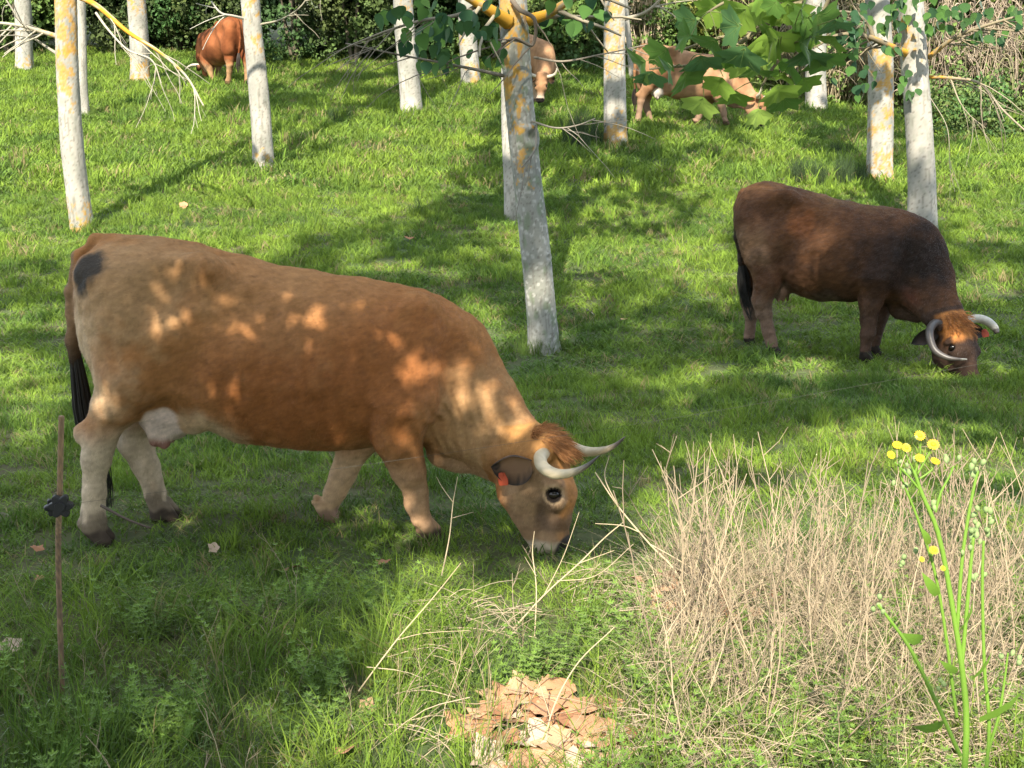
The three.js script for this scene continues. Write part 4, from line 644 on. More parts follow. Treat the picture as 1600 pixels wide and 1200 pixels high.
  for (let i = 0; i < 14; i++) { const c = bs[i % bs.length], t = 0.1 + 0.9 * R(), q = c.getPoint(t).add(tree.position), [px, py] = toPx(q.x, q.y, q.z); spots.push([px + (R() - 0.5) * 60, py + (R() - 0.35) * 50, 42 + 36 * R(), (R() - 0.5) * 2.6, R() * 1.2, Math.floor(R() * 5)]); }
  spots.forEach(([px, py, s, rot, tilt, mi], i) => {
    const D = 3.55 + (R() - 0.5) * 0.3, p = at(px, py, D), k = s / FPX * D * 0.62; let best = null, bd = 9;
    for (const c of bs) for (let t = 0; t <= 1; t += 0.05) { const q = c.getPoint(t).add(tree.position), d = q.distanceTo(p); if (d < bd) { bd = d; best = q; } }
    const m = mesh('leaf', lg[i % 3], mats[mi], tree); m.position.copy(p).sub(tree.position); m.rotation.set(0, 0, Math.PI - rot, 'ZXY'); m.rotateX(-tilt); m.rotateY((R() - 0.5) * 0.9); m.scale.setScalar(k);
    const vg = [[0, 0.95], [0.68, 0.85], [-0.68, 0.85], [1.45, 0.55], [-1.45, 0.55]].map(([a, r]) => { const [x, y] = tip(a, r), z = (X, Y) => 0.22 * Math.abs(X) - 0.14 * (Y - 0.2) ** 2 + 0.012; return tube([V(0, 0.12, z(0, 0.12)), V(x * 0.5, 0.3 + (y - 0.3) * 0.5, z(x * 0.5, 0.3 + (y - 0.3) * 0.5)), V(x, y, z(x, y))], [0.009, 0.002], 3); });
    mesh('vein', mergeGeometries(vg), vein, m);
    if (best) mesh('stalk', tube([best.sub(tree.position), best.clone().lerp(m.position, 0.5).add(V(0, 0.012, 0)), m.position.clone()], [0.0016, 0.0014], 5, 6), std([0.17, 0.2, 0.06], 0.7), tree);
  });
}
console.log('branches');

// ---------------------------------------------------------------- hedge, thickets
const clusters = [0, 1, 2].map((k) => { const R = rng(300 + k), gs = []; for (let i = 0; i < 7; i++) { const g = leafBits[k % 2].clone(); g.scale(0.5, 0.55, 0.5); g.rotateX(R() * 2.4 - 1.2); g.rotateY(R() * 6.28); g.rotateZ(R() * 2 - 1); g.translate((R() - 0.5) * 1.1, (R() - 0.5) * 1.1, (R() - 0.5) * 1.1); gs.push(g); } return mergeGeometries(gs); });
function shrub(px, py, D, rx, h, n, base, seed, label, size = 0.15) {
  const R = rng(seed), b = at(px, py, D), x0 = b.x, z0 = -D, y0 = H(x0, z0), g = new THREE.Group(); g.position.set(x0, y0 - 0.05, z0); top(g, 'shrub'); tag(g, label, 'shrub', 'shrubs of the hedge behind the pasture');
  const stems = []; for (let i = 0; i < 6; i++) { const a = R() * 6.28, q = rx * 0.5 * R(); stems.push(tube([V(Math.cos(a) * 0.1, 0, Math.sin(a) * 0.1), V(Math.cos(a) * q * 0.6, h * 0.3, Math.sin(a) * q * 0.5), V(Math.cos(a) * q, h * 0.75, Math.sin(a) * q * 0.7)], [0.05, 0.035, 0.012], 6, 8)); }
  mesh('stem', mergeGeometries(stems), std([0.12, 0.1, 0.07], 0.95), g);
  const L = []; for (let i = 0; i < 20; i++) L.push([V((R() * 2 - 1) * rx * 0.8, h * (0.06 + 0.86 * R()), (R() * 2 - 1) * 0.9), 0.4 + 0.6 * R(), 0.55 + 1.1 * R() * R() + 0.2 * R(), R()]);
  const list = []; for (let i = 0; i < n; i++) { const [o, s, lv, lh] = L[Math.floor(R() * L.length)], a = R() * 6.28, bb = Math.acos(2 * R() - 1), q = s * (0.65 + 0.4 * R()); const p = V(o.x + Math.sin(bb) * Math.cos(a) * q, Math.max(0.03, o.y + Math.cos(bb) * q * 0.8), o.z + Math.sin(bb) * Math.sin(a) * q); const v = (0.65 + 0.7 * R()) * lv; list.push({ p, r: [R() * 6.28, R() * 6.28, R() * 6.28], s: size * (0.6 + 0.8 * R()), c: new THREE.Color().setRGB(base[0] * v * (0.9 + 0.7 * lh), base[1] * v, base[2] * v) }); }
  inst('foliage', clusters[seed % 3], crownMat, list, g);
}
const dg = [0.045, 0.1, 0.022], mg = [0.07, 0.15, 0.028], lgn = [0.12, 0.21, 0.035];
shrub(20, 70, 30, 2.0, 4.6, 4200, mg, 401, 'leafy green shrub at the far left edge of the hedge');
shrub(110, 75, 31, 2.0, 5.2, 4200, dg, 402, 'dark hedge shrub behind the slender left poplar');
shrub(190, 85, 31, 1.9, 5.4, 4200, dg, 403, 'dark hedge shrub behind the trunk with orange foot');
shrub(285, 90, 31, 1.8, 5.4, 4200, dg, 404, 'dark hedge shrub directly left of the reddish cow');
shrub(375, 80, 32, 1.6, 5.4, 3800, dg, 405, 'deep shaded hedge shrub right behind the reddish cow');
shrub(465, 120, 28.5, 1.7, 5.2, 4600, dg, 406, 'broad dark hedge shrub right of the sunlit trunk');
shrub(555, 115, 28.5, 1.6, 5.2, 4600, dg, 407, 'dark hedge shrub left of the flared white trunk');
shrub(650, 100, 29, 1.5, 4.8, 4000, dg, 408, 'dark hedge shrub behind the flared white trunk');
shrub(735, 95, 29.5, 1.3, 4.6, 3400, mg, 409, 'green shrub behind the twigs left of the central trunk');
shrub(905, 130, 28, 0.9, 2.0, 2200, mg, 410, 'low grey green bush between central trunk and lichen trunk');
shrub(1150, 150, 29, 1.6, 2.2, 2600, lgn, 411, 'low bright bush behind the hanging plane leaves');
shrub(1330, 160, 27, 1.6, 3.6, 3400, mg, 412, 'green bush seen left of the close pair of trunks');
shrub(1470, 150, 26, 1.5, 4.4, 3800, mg, 413, 'green bush right behind the close pair of trunks');
shrub(1560, 160, 25, 1.5, 4.6, 3800, lgn, 414, 'sunlit green bush at the upper right corner');
shrub(1680, 170, 25, 1.6, 4.8, 3000, mg, 415, 'green bush cut by the right edge');
shrub(1530, 215, 20.5, 0.9, 0.7, 900, mg, 416, 'low dark bush in the grass at the right edge', 0.1);
for (const [px, D, s] of [[-40, 34, 421], [160, 34.5, 422], [330, 34.5, 423], [520, 33, 424], [690, 33, 425], [860, 34, 426], [1020, 34, 427], [1180, 34, 428], [1350, 33, 429], [1520, 32, 430]]) shrub(px, 70, D, 2.6, 7.5, 3600, dg, s, ['tall dark shrub in the back row of the hedge, at its left end', 'tall dark back row shrub between the two left trunks', 'tall dark back row shrub above the reddish cow', 'tall dark back row shrub right of the sunlit trunk', 'tall dark back row shrub behind the flared trunk', 'tall dark back row shrub behind the central trunk', 'tall dark back row shrub behind the dry reeds', 'tall dark back row shrub behind the plane leaves', 'tall dark back row shrub behind the pair of trunks', 'tall dark back row shrub at the right end'][s - 421], 0.22);
function thicket(px, py, D, rx, h, n, seed, label, tone = [0.52, 0.42, 0.28]) { // dry reeds and bare brambles
  const R = rng(seed), b = at(px, py, D), x0 = b.x, z0 = -D, y0 = H(x0, z0), g = new THREE.Group(); g.position.set(x0, y0 - 0.03, z0); top(g, 'dry_thicket'); tag(g, label, 'thicket', 'dry thickets at the back');
  const gs = []; for (let i = 0; i < n; i++) {
    const x = (R() * 2 - 1) * rx, z = (R() - 0.5) * 1.4, l = h * (0.3 + 0.8 * R()), arch = R() < 0.75, dx = (R() - 0.5) * (arch ? 2.4 : 1.2), v = 0.55 + 0.85 * R();
    const c = R() < 0.2 ? wrapC([0.25, 0.24, 0.12], v) : wrapC(tone, v);
    const p = arch ? [V(x, l * 0.1 * R(), z), V(x + dx * 0.3, l * 0.55, z + (R() - 0.5) * 0.3), V(x + dx * 0.7, l * 0.75, z + (R() - 0.5) * 0.5), V(x + dx * 1.1, l * (0.3 + 0.4 * R()), z + (R() - 0.5) * 0.6)] : [V(x, 0, z), V(x + dx * 0.3, l * 0.4, z), V(x + dx * 0.6 + (R() - 0.5) * 0.1, l * 0.75, z), V(x + dx, l, z)];
    gs.push(tube(p, [0.013, 0.01, 0.004], 3, 7, c));
    if (R() < 0.6) { const q = p[2]; for (let k = 0; k < 3; k++) gs.push(tube([q, q.clone().add(V((R() - 0.5) * 0.25, -0.08 + (R() - 0.5) * 0.15, (R() - 0.5) * 0.2)), q.clone().add(V((R() - 0.5) * 0.5, -0.2 + (R() - 0.5) * 0.2, (R() - 0.5) * 0.3))], [0.014, 0.012, 0.002], 3, 0, wrapC(tone, 0.7 + 0.6 * R()))); }
  }
  const m = mesh('dry_stems', mergeGeometries(gs), vcol(0.9), g); m.userData.kind = 'stuff';
  const list = []; for (let i = 0; i < 420; i++) { const v = 0.6 + 0.8 * R(), a = R(); list.push({ p: V((R() * 2 - 1) * rx, h * a * (0.3 + 0.7 * n2(a * 3 + seed, i * 0.01) ** 2), (R() - 0.3) * 1.2), r: [R() * 6.28, R() * 6.28, R() * 6.28], s: 0.1 + 0.09 * R(), c: new THREE.Color().setRGB(0.13 * v, 0.2 * v, 0.045 * v) }); } inst('foliage', clusters[0], crownMat, list, g);
}
thicket(850, 115, 30, 1.2, 4.6, 520, 501, 'pale dry reed thicket behind the half hidden tan cow');
thicket(920, 105, 30.5, 1.1, 4.8, 560, 502, 'dry reed thicket behind the lichen covered trunk');
thicket(1010, 120, 30, 1.2, 4.6, 620, 503, 'straw coloured reed thicket left above the orange tan cow', [0.58, 0.48, 0.34]);
thicket(1095, 120, 30, 1.2, 4.4, 560, 504, 'straw coloured reed thicket behind the orange tan cow', [0.58, 0.48, 0.34]);
thicket(1190, 135, 28.5, 1.2, 4.0, 480, 505, 'brown bramble thicket left of the white trunk behind plane leaves', [0.34, 0.27, 0.17]);
thicket(1320, 150, 26, 1.2, 3.4, 480, 506, 'tangled bramble thicket left of the close pair of trunks', [0.36, 0.3, 0.19]);
thicket(1420, 145, 25.5, 1.2, 3.2, 420, 507, 'tangled bramble thicket behind the close pair of trunks', [0.33, 0.27, 0.17]);
thicket(1530, 150, 24, 1.3, 2.8, 460, 508, 'grey bramble thicket at the upper right', [0.34, 0.27, 0.2]);
console.log('hedge');

// ---------------------------------------------------------------- grass
function tuft(n, h, spread, w, seed, bend = 0.6) {
  const R = rng(seed), pos = [], idx = [];
  for (let i = 0; i < n; i++) {
    const a = R() * 6.28, q = Math.sqrt(R()) * spread, x = Math.cos(a) * q, z = Math.sin(a) * q, d = R() * 6.28, l = h * (0.45 + 0.55 * R()), b = bend * (0.3 + R()) * l, ww = w * (0.6 + 0.6 * R()), f = R() * 6.28, cx = Math.cos(f) * ww, cz = Math.sin(f) * ww, i0 = pos.length / 3;
    for (let k = 0; k < 3; k++) { const t = k / 3, o = b * t * t, k2 = 1 - t * 0.45; pos.push(x + Math.cos(d) * o - cx * k2, l * t * (1 - 0.15 * bend * t), z + Math.sin(d) * o - cz * k2, x + Math.cos(d) * o + cx * k2, l * t * (1 - 0.15 * bend * t), z + Math.sin(d) * o + cz * k2); }
    pos.push(x + Math.cos(d) * b, l * (1 - 0.25 * bend), z + Math.sin(d) * b); idx.push(i0, i0 + 1, i0 + 2, i0 + 1, i0 + 3, i0 + 2, i0 + 2, i0 + 3, i0 + 4, i0 + 3, i0 + 5, i0 + 4, i0 + 4, i0 + 5, i0 + 6);
  }
  return geo(pos, idx);
}
const grassMat = new THREE.MeshPhysicalMaterial({ color: 0xffffff, roughness: 0.95, transmission: 0.25, thickness: 0, side: THREE.DoubleSide, ior: 1.3 });
function grassColor(x, z, R, fresh = 0.5) {
  const a = clamp(0.5 + 0.45 * n2(x * 0.45, z * 0.45) + 0.35 * n2(x * 1.7, z * 1.7) + (R() - 0.5) * 0.5), v = 0.75 + 0.5 * R();
  let c = blend([0.05, 0.12, 0.02], [0.22, 0.32, 0.036], clamp(a * 0.7 + fresh * 0.4)); if (R() < 0.06) c = [0.26, 0.22, 0.1];
  return new THREE.Color().setRGB(c[0] * v, c[1] * v, c[2] * v);
}
const inView = (x, D, m) => Math.abs(x) < D * 0.44 + m;
const litter = ground(860, 1150), litterAt = (x, z) => sst(0.34, 0.16, Math.hypot((x - litter.x), (z - litter.z) * 0.9));
{
  const zone = (name, label, D0, D1, density, shapes, hFn, fresh, seed, skip) => {
    const R = rng(seed), lists = shapes.map(() => []), wMax = D1 * 0.44 + 0.9, n = Math.floor((D1 - D0) * 2 * wMax * density);
    for (let i = 0; i < n; i++) {
      const D = mix(D0, D1, R()), x = (R() * 2 - 1) * wMax; if (!inView(x, D, 0.9)) continue; const z = -D; if (skip && skip(x, z, R)) continue;
      const s = hFn(x, D, R); if (s <= 0) continue;
      lists[Math.floor(R() * shapes.length)].push({ p: V(x, H(x, z) - 0.01, z), r: [(R() - 0.5) * 0.3, R() * 6.28, (R() - 0.5) * 0.3], s: [s[1] ?? s, s[0] ?? s, s[1] ?? s], c: grassColor(x, z, R, fresh(x, D)) });
    }
    lists.forEach((l, i) => tag(top(inst(name, shapes[i], grassMat, l), name), label, 'grass', 'pasture grass', 'stuff'));
  };
  const lump = (x, z) => 1 + 0.4 * n2(x * 1.1, z * 1.1) + 0.3 * n2(x * 3.3, z * 3.3) + 0.9 * sst(0.45, 0.8, n2(x * 1.9 + 50, z * 1.9));
  zone('grass', 'long foreground grass around the fence post and dry stalks', 1.5, 4.4, 520, [tuft(9, 0.16, 0.035, 0.0019, 1, 0.8), tuft(7, 0.26, 0.03, 0.0022, 2, 0.5), tuft(12, 0.09, 0.045, 0.0022, 3, 0.9)], (x, D, R) => [mix(0.8, 0.45, sst(3.3, 4.3, D)) * lump(x, -D) * (0.7 + 0.6 * R()), 1], () => 0.35, 601, (x, z, R) => R() < litterAt(x, z) * 0.8 || (x > 0.3 && z > -3.9 && R() < 0.15));
  zone('grass', 'short grazed grass around the tan cow', 4.2, 8, 420, [tuft(16, 0.085, 0.06, 0.0026, 4, 0.8), tuft(12, 0.12, 0.05, 0.0026, 5, 0.6)], (x, D, R) => [mix(0.55, 0.85, sst(5, 6.5, D)) * lump(x, -D) * (0.7 + 0.6 * R()), 1.1], () => 0.4, 602);
  zone('grass', 'grazed pasture grass around the nearest trunk and dark cow', 7.8, 15, 230, [tuft(18, 0.1, 0.085, 0.0042, 6, 0.8), tuft(14, 0.13, 0.07, 0.0042, 7, 0.6)], (x, D, R) => [mix(0.6, 0.8, sst(9, 12, D)) * lump(x, -D) * (0.7 + 0.6 * R()), 1.15], () => 0.5, 603);
  zone('grass', 'far pasture grass below the hedge', 14.8, 32, 75, [tuft(22, 0.13, 0.14, 0.0085, 8, 0.8), tuft(16, 0.17, 0.12, 0.0085, 9, 0.6)], (x, D, R) => [0.9 * lump(x, -D) * (0.7 + 0.6 * R()), 1.2], () => 0.6, 604);
  zone('grass', 'long arching grass blades in the lower left foreground', 2.0, 4.1, 130, [tuft(14, 0.34, 0.05, 0.0021, 21, 0.75), tuft(10, 0.42, 0.05, 0.0024, 22, 0.95)], (x, D, R) => n2(x * 1.3 + 20, -D * 1.3) < -0.15 ? 0 : [0.6 + 0.5 * R(), 1], () => 0.3, 605, (x, z, R) => R() < litterAt(x, z) || (x > 0.35 && R() < 0.6));
  // taller tussocks, dark rushes
  const R = rng(620), rush = tuft(60, 0.5, 0.09, 0.0035, 10, 0.35), ru = [];
  for (const t of trunkSpots) for (let i = 0; i < 16; i++) { const a = R() * 6.28, q = t.r * (0.95 + 0.5 * R()), x = t.x + Math.cos(a) * q, z = t.z + Math.sin(a) * q, v = 0.8 + 0.5 * R(); ru.push({ p: V(x, H(x, z) - 0.02, z), r: [0, R() * 6.28, 0], s: [0.45, 0.28 + 0.2 * R(), 0.45], c: new THREE.Color().setRGB(0.12 * v, 0.19 * v, 0.035 * v) }); }
  for (const [px, py, n, sc] of [[915, 232, 14, 1.1], [1265, 285, 8, 0.8], [1330, 285, 9, 0.8], [1320, 240, 6, 0.6], [632, 330, 3, 0.4], [1090, 215, 4, 0.5], [540, 185, 4, 0.6], [270, 350, 4, 0.35], [985, 485, 3, 0.2]]) for (let i = 0; i < n; i++) { const q = ground(px + (R() - 0.5) * 50, py + (R() - 0.5) * 16); const v = 0.7 + 0.5 * R(); ru.push({ p: q, r: [0, R() * 6.28, 0], s: sc * (0.7 + 0.6 * R()), c: new THREE.Color().setRGB(0.05 * v, 0.085 * v, 0.03 * v) }); }
  tag(top(inst('rush_tussock', rush, grassMat, ru), 'rush_tussock'), 'dark rush tussocks standing in the pasture', 'rushes', null, 'stuff');
}
// small creeping weeds of the foreground: stems with whorls of narrow leaves
{
  const weed = (seed) => { const R = rng(seed), gs = []; for (let s = 0; s < 4; s++) { const a = R() * 6.28, l = 0.12 + 0.12 * R(), tipv = V(Math.cos(a) * l * 0.6, l, Math.sin(a) * l * 0.6); gs.push(tube([V(0, 0, 0), tipv.clone().multiplyScalar(0.5).add(V(0, 0.02, 0)), tipv], [0.0014, 0.0009], 3)); for (let k = 1; k <= 7; k++) { const p = tipv.clone().multiplyScalar(k / 7); for (let m = 0; m < 6; m++) { const g = leafBits[0].clone(); g.scale(0.007, 0.026 * (1.1 - k * 0.06), 0.012); g.rotateX(1.0 + 0.4 * R()); g.rotateY(m / 6 * 6.28 + k); g.translate(p.x, p.y, p.z); gs.push(g); } } } gs.forEach((g) => { g.deleteAttribute('uv'); }); return mergeGeometries(gs); };
  const R = rng(640), ls = [[], []];
  for (let i = 0; i < 1900; i++) { const D = mix(2.2, 4.15, R()), x = (R() * 2 - 1) * (D * 0.44 + 0.4), z = -D; if (n2(x * 1.6 + 3, z * 1.6) < (x < 0.1 ? 0.42 : 0.05) || R() < litterAt(x, z)) continue; const v = 0.7 + 0.6 * R(); ls[i % 2].push({ p: V(x, H(x, z) - 0.01, z), r: [(R() - 0.5) * 0.4, R() * 6.28, (R() - 0.5) * 0.4], s: 0.45 + 0.55 * R(), c: new THREE.Color().setRGB(0.15 * v, 0.25 * v, 0.04 * v) }); }
  ls.forEach((l, i) => tag(top(inst('ground_weed', weed(70 + i), grassMat, l), 'ground_weed'), 'low creeping weeds with whorled leaves in the foreground', 'weeds', 'foreground weeds', 'stuff'));
}
console.log('grass');

// ---------------------------------------------------------------- dry stalks at lower right
function stalkGeo(h, seed, lean) {
  const R = rng(seed), gs = [], c = blend([0.43, 0.34, 0.225], [0.24, 0.18, 0.125], R()), a = R() * 6.28, P = [V(0, 0, 0)], d = V(Math.cos(a) * lean, 1, Math.sin(a) * lean).normalize(), n = 7;
  for (let i = 1; i <= n; i++) { d.add(V(R() - 0.5, 0.02, R() - 0.5).multiplyScalar(0.36)).normalize(); P.push(P[i - 1].clone().addScaledVector(d, h / n)); }
  gs.push(tube(P, [0.0027, 0.0022, 0.0012], 5, 0, c));
  for (let k = 3; k <= n; k++) if (R() < 0.75) { const q = P[k - (k === n ? 1 : 0)], e = V(R() - 0.5, 0.35 + 0.5 * R(), R() - 0.5).normalize(), l = h * (0.1 + 0.2 * R()), m = q.clone().addScaledVector(e, l * 0.55), t = m.clone().addScaledVector(e.add(V((R() - 0.5) * 0.6, 0.1, (R() - 0.5) * 0.6)).normalize(), l * 0.45); gs.push(tube([q, m, t], [0.0015, 0.0008], 4, 0, wrapC(c, 0.9 + 0.3 * R()))); if (R() < 0.7) { const e2 = V(R() - 0.5, 0.5 * R(), R() - 0.5).normalize(); gs.push(tube([m, m.clone().addScaledVector(e2, l * 0.35)], [0.0011, 0.0006], 3, 0, c)); } }
  return mergeGeometries(gs);
}
const dryMat = vcol(0.85);
{
  const R = rng(700), variants = []; for (let i = 0; i < 14; i++) variants.push(stalkGeo(0.55, 710 + i, 0.15 + 0.3 * R()));
  const rest = variants.map(() => []);
  const spot = () => { const D = mix(2.7, 4.35, Math.sqrt(R())), u = R(), px = 1040 + 600 * Math.pow(u, 0.9); return [(px - 800) / FPX * D * 1.02, -D]; };
  for (let i = 0; i < 70; i++) {
    const [x, z] = spot(), m = new THREE.Mesh(variants[i % 14], dryMat); m.position.set(x, H(x, z) - 0.02, z); m.rotation.set((R() - 0.5) * 0.5, R() * 6.28, (R() - 0.5) * 0.6); const s = 0.9 + 0.5 * R(); m.scale.set(1.1, s, 1.1); top(m, 'dry_stalk'); tag(m, 'tall forked straw coloured dry stalk in the tangle at lower right', 'dry stalk', 'dry stalks at lower right');
  }
  for (let i = 0; i < 330; i++) { const [x, z] = spot(); rest[i % 14].push({ p: V(x, H(x, z) - 0.02, z), r: [(R() - 0.5) * 0.9, R() * 6.28, (R() - 0.5) * 0.9], s: 0.45 + 0.5 * R() }); }
  for (let i = 0; i < 90; i++) { const D = mix(2.6, 4.2, R()), x = (R() * 2 - 1) * (D * 0.44) , z = -D; if (x > 0.2) continue; rest[i % 14].push({ p: V(x, H(x, z) - 0.02, z), r: [(R() - 0.5) * 0.9, R() * 6.28, (R() - 0.5) * 0.9], s: 0.3 + 0.3 * R() }); }
  rest.forEach((l, i) => tag(top(inst('dry_stalk_tangle', variants[i], dryMat, l), 'dry_stalk_tangle'), 'tangle of shorter broken dry stalks in the foreground', 'dry stalks', 'broken dry stalks', 'stuff'));
  // straw lying on the ground
  const straw = [0, 1, 2].map((k) => { const q = rng(750 + k); return tube([V(-0.5, 0, 0), V(-0.1, 0.03 + 0.1 * q(), (q() - 0.5) * 0.2), V(0.5, 0.02, (q() - 0.5) * 0.3)], [0.007, 0.006, 0.002], 4, 6); }), sl = [[], [], []];
  for (let i = 0; i < 3200; i++) { const D = mix(2.3, 4.3, R()), t = R(), x = mix(-0.2, 1, Math.pow(t, 0.8)) * (D * 0.46), z = -D; if (n2(x * 1.5, z * 1.5 + 9) < -0.15 + (x < 0.35 ? 0.35 : -0.2) + 0.6 * litterAt(x, z)) continue; const v = 0.6 + 0.7 * R(); sl[i % 3].push({ p: V(x, H(x, z) + 0.01 + 0.12 * R() * R(), z), r: [(R() - 0.5) * 0.5, R() * 6.28, (R() - 0.5) * 0.9], s: [0.12 + 0.22 * R(), 0.25, 0.25], c: new THREE.Color().setRGB(0.4 * v, 0.32 * v, 0.22 * v) }); }
  sl.forEach((l, i) => tag(top(inst('straw_litter', straw[i], std([1, 1, 1], 0.9), l), 'straw_litter'), 'fallen straw lying among the foreground grass', 'straw', 'fallen straw', 'stuff'));
  { const dl = [[], []]; for (let i = 0; i < 620; i++) { const [x, z] = spot(), v = 0.6 + 0.7 * R(); if (R() < 0.12) continue; dl[i % 2].push({ p: V(x - 0.25 * R() * R(), H(x, z) - 0.02, z), r: [(R() - 0.5) * 0.6, R() * 6.28, (R() - 0.5) * 0.6], s: 0.6 + 0.6 * R(), c: new THREE.Color().setRGB(0.42 * v, 0.34 * v, 0.23 * v) }); }
    dl.forEach((l, i) => tag(top(inst('dry_grass', tuft(9, 0.42, 0.07, 0.0011, 760 + i, 1.1), std([1, 1, 1], 0.9), l), 'dry_grass'), 'arching dead grass blades tangled among the dry stalks', 'dry grass', 'dead grass', 'stuff')); }
  // single stalks that can be pointed out
  const one = (pts, r, label, forks) => { const P = pts.map(([a, b, D]) => at(a, b, D)), o = P[0].clone(), g = new THREE.Group(); g.position.copy(o); top(g, 'dry_stalk'); tag(g, label, 'dry stalk', 'single dry stalks near the tan cow'); mesh('stem', tube(P.map((p) => p.clone().sub(o)), [r, r * 0.5], 5, 24, [0.48, 0.38, 0.24]), dryMat, g); for (const f of forks) mesh('side_stem', tube(f.map(([a, b, D]) => at(a, b, D).sub(o)), [r * 0.6, r * 0.3], 4, 12, [0.46, 0.37, 0.24]), dryMat, g); };
  one([[1085, 1010, 3.75], [1060, 900, 3.9], [1015, 850, 3.95], [965, 790, 4.0], [930, 738, 4.05]], 0.0042, 'long pale dry stalk leaning up to the tan cow\'s horn tip', [[[965, 790, 4], [945, 745, 4], [952, 712, 4]], [[1000, 832, 3.95], [975, 822, 3.95], [930, 818, 3.95]], [[1015, 850, 3.95], [1060, 875, 3.9], [1100, 900, 3.9]]]);
  one([[800, 985, 3.85], [850, 930, 3.9], [905, 880, 4.0], [945, 840, 4.05], [975, 815, 4.1]], 0.0035, 'dry stalk slanting up below the tan cow\'s muzzle', [[[850, 930, 3.9], [880, 870, 3.95], [905, 800, 4]], [[905, 880, 4], [960, 860, 4]], [[870, 908, 3.95], [930, 900, 3.9], [990, 850, 3.9]]]);
  one([[690, 900, 4.1], [702, 840, 4.15], [708, 785, 4.2], [715, 745, 4.2]], 0.0028, 'thin forked dry stalk right of the tan cow\'s front leg', [[[708, 785, 4.2], [690, 760, 4.2], [682, 745, 4.2]], [[705, 810, 4.2], [740, 800, 4.2]]]);
  one([[835, 1000, 3.8], [838, 920, 3.9], [832, 860, 4.0], [835, 830, 4.0]], 0.0025, 'upright dry stalk just left of the tan cow\'s muzzle', [[[838, 900, 3.9], [820, 870, 3.95]]]);
  one([[560, 1080, 3.4], [620, 1000, 3.5], [680, 930, 3.6], [720, 880, 3.6]], 0.0028, 'dry stalk slanting through the grass left of the leaf litter', [[[620, 1000, 3.5], [660, 990, 3.5], [735, 985, 3.5]]]);
  one([[850, 1200, 3.05], [860, 1120, 3.15], [900, 1040, 3.25], [960, 980, 3.35]], 0.003, 'dry stalk rising from the leaf litter', [[[860, 1120, 3.15], [840, 1060, 3.2]]]);
}
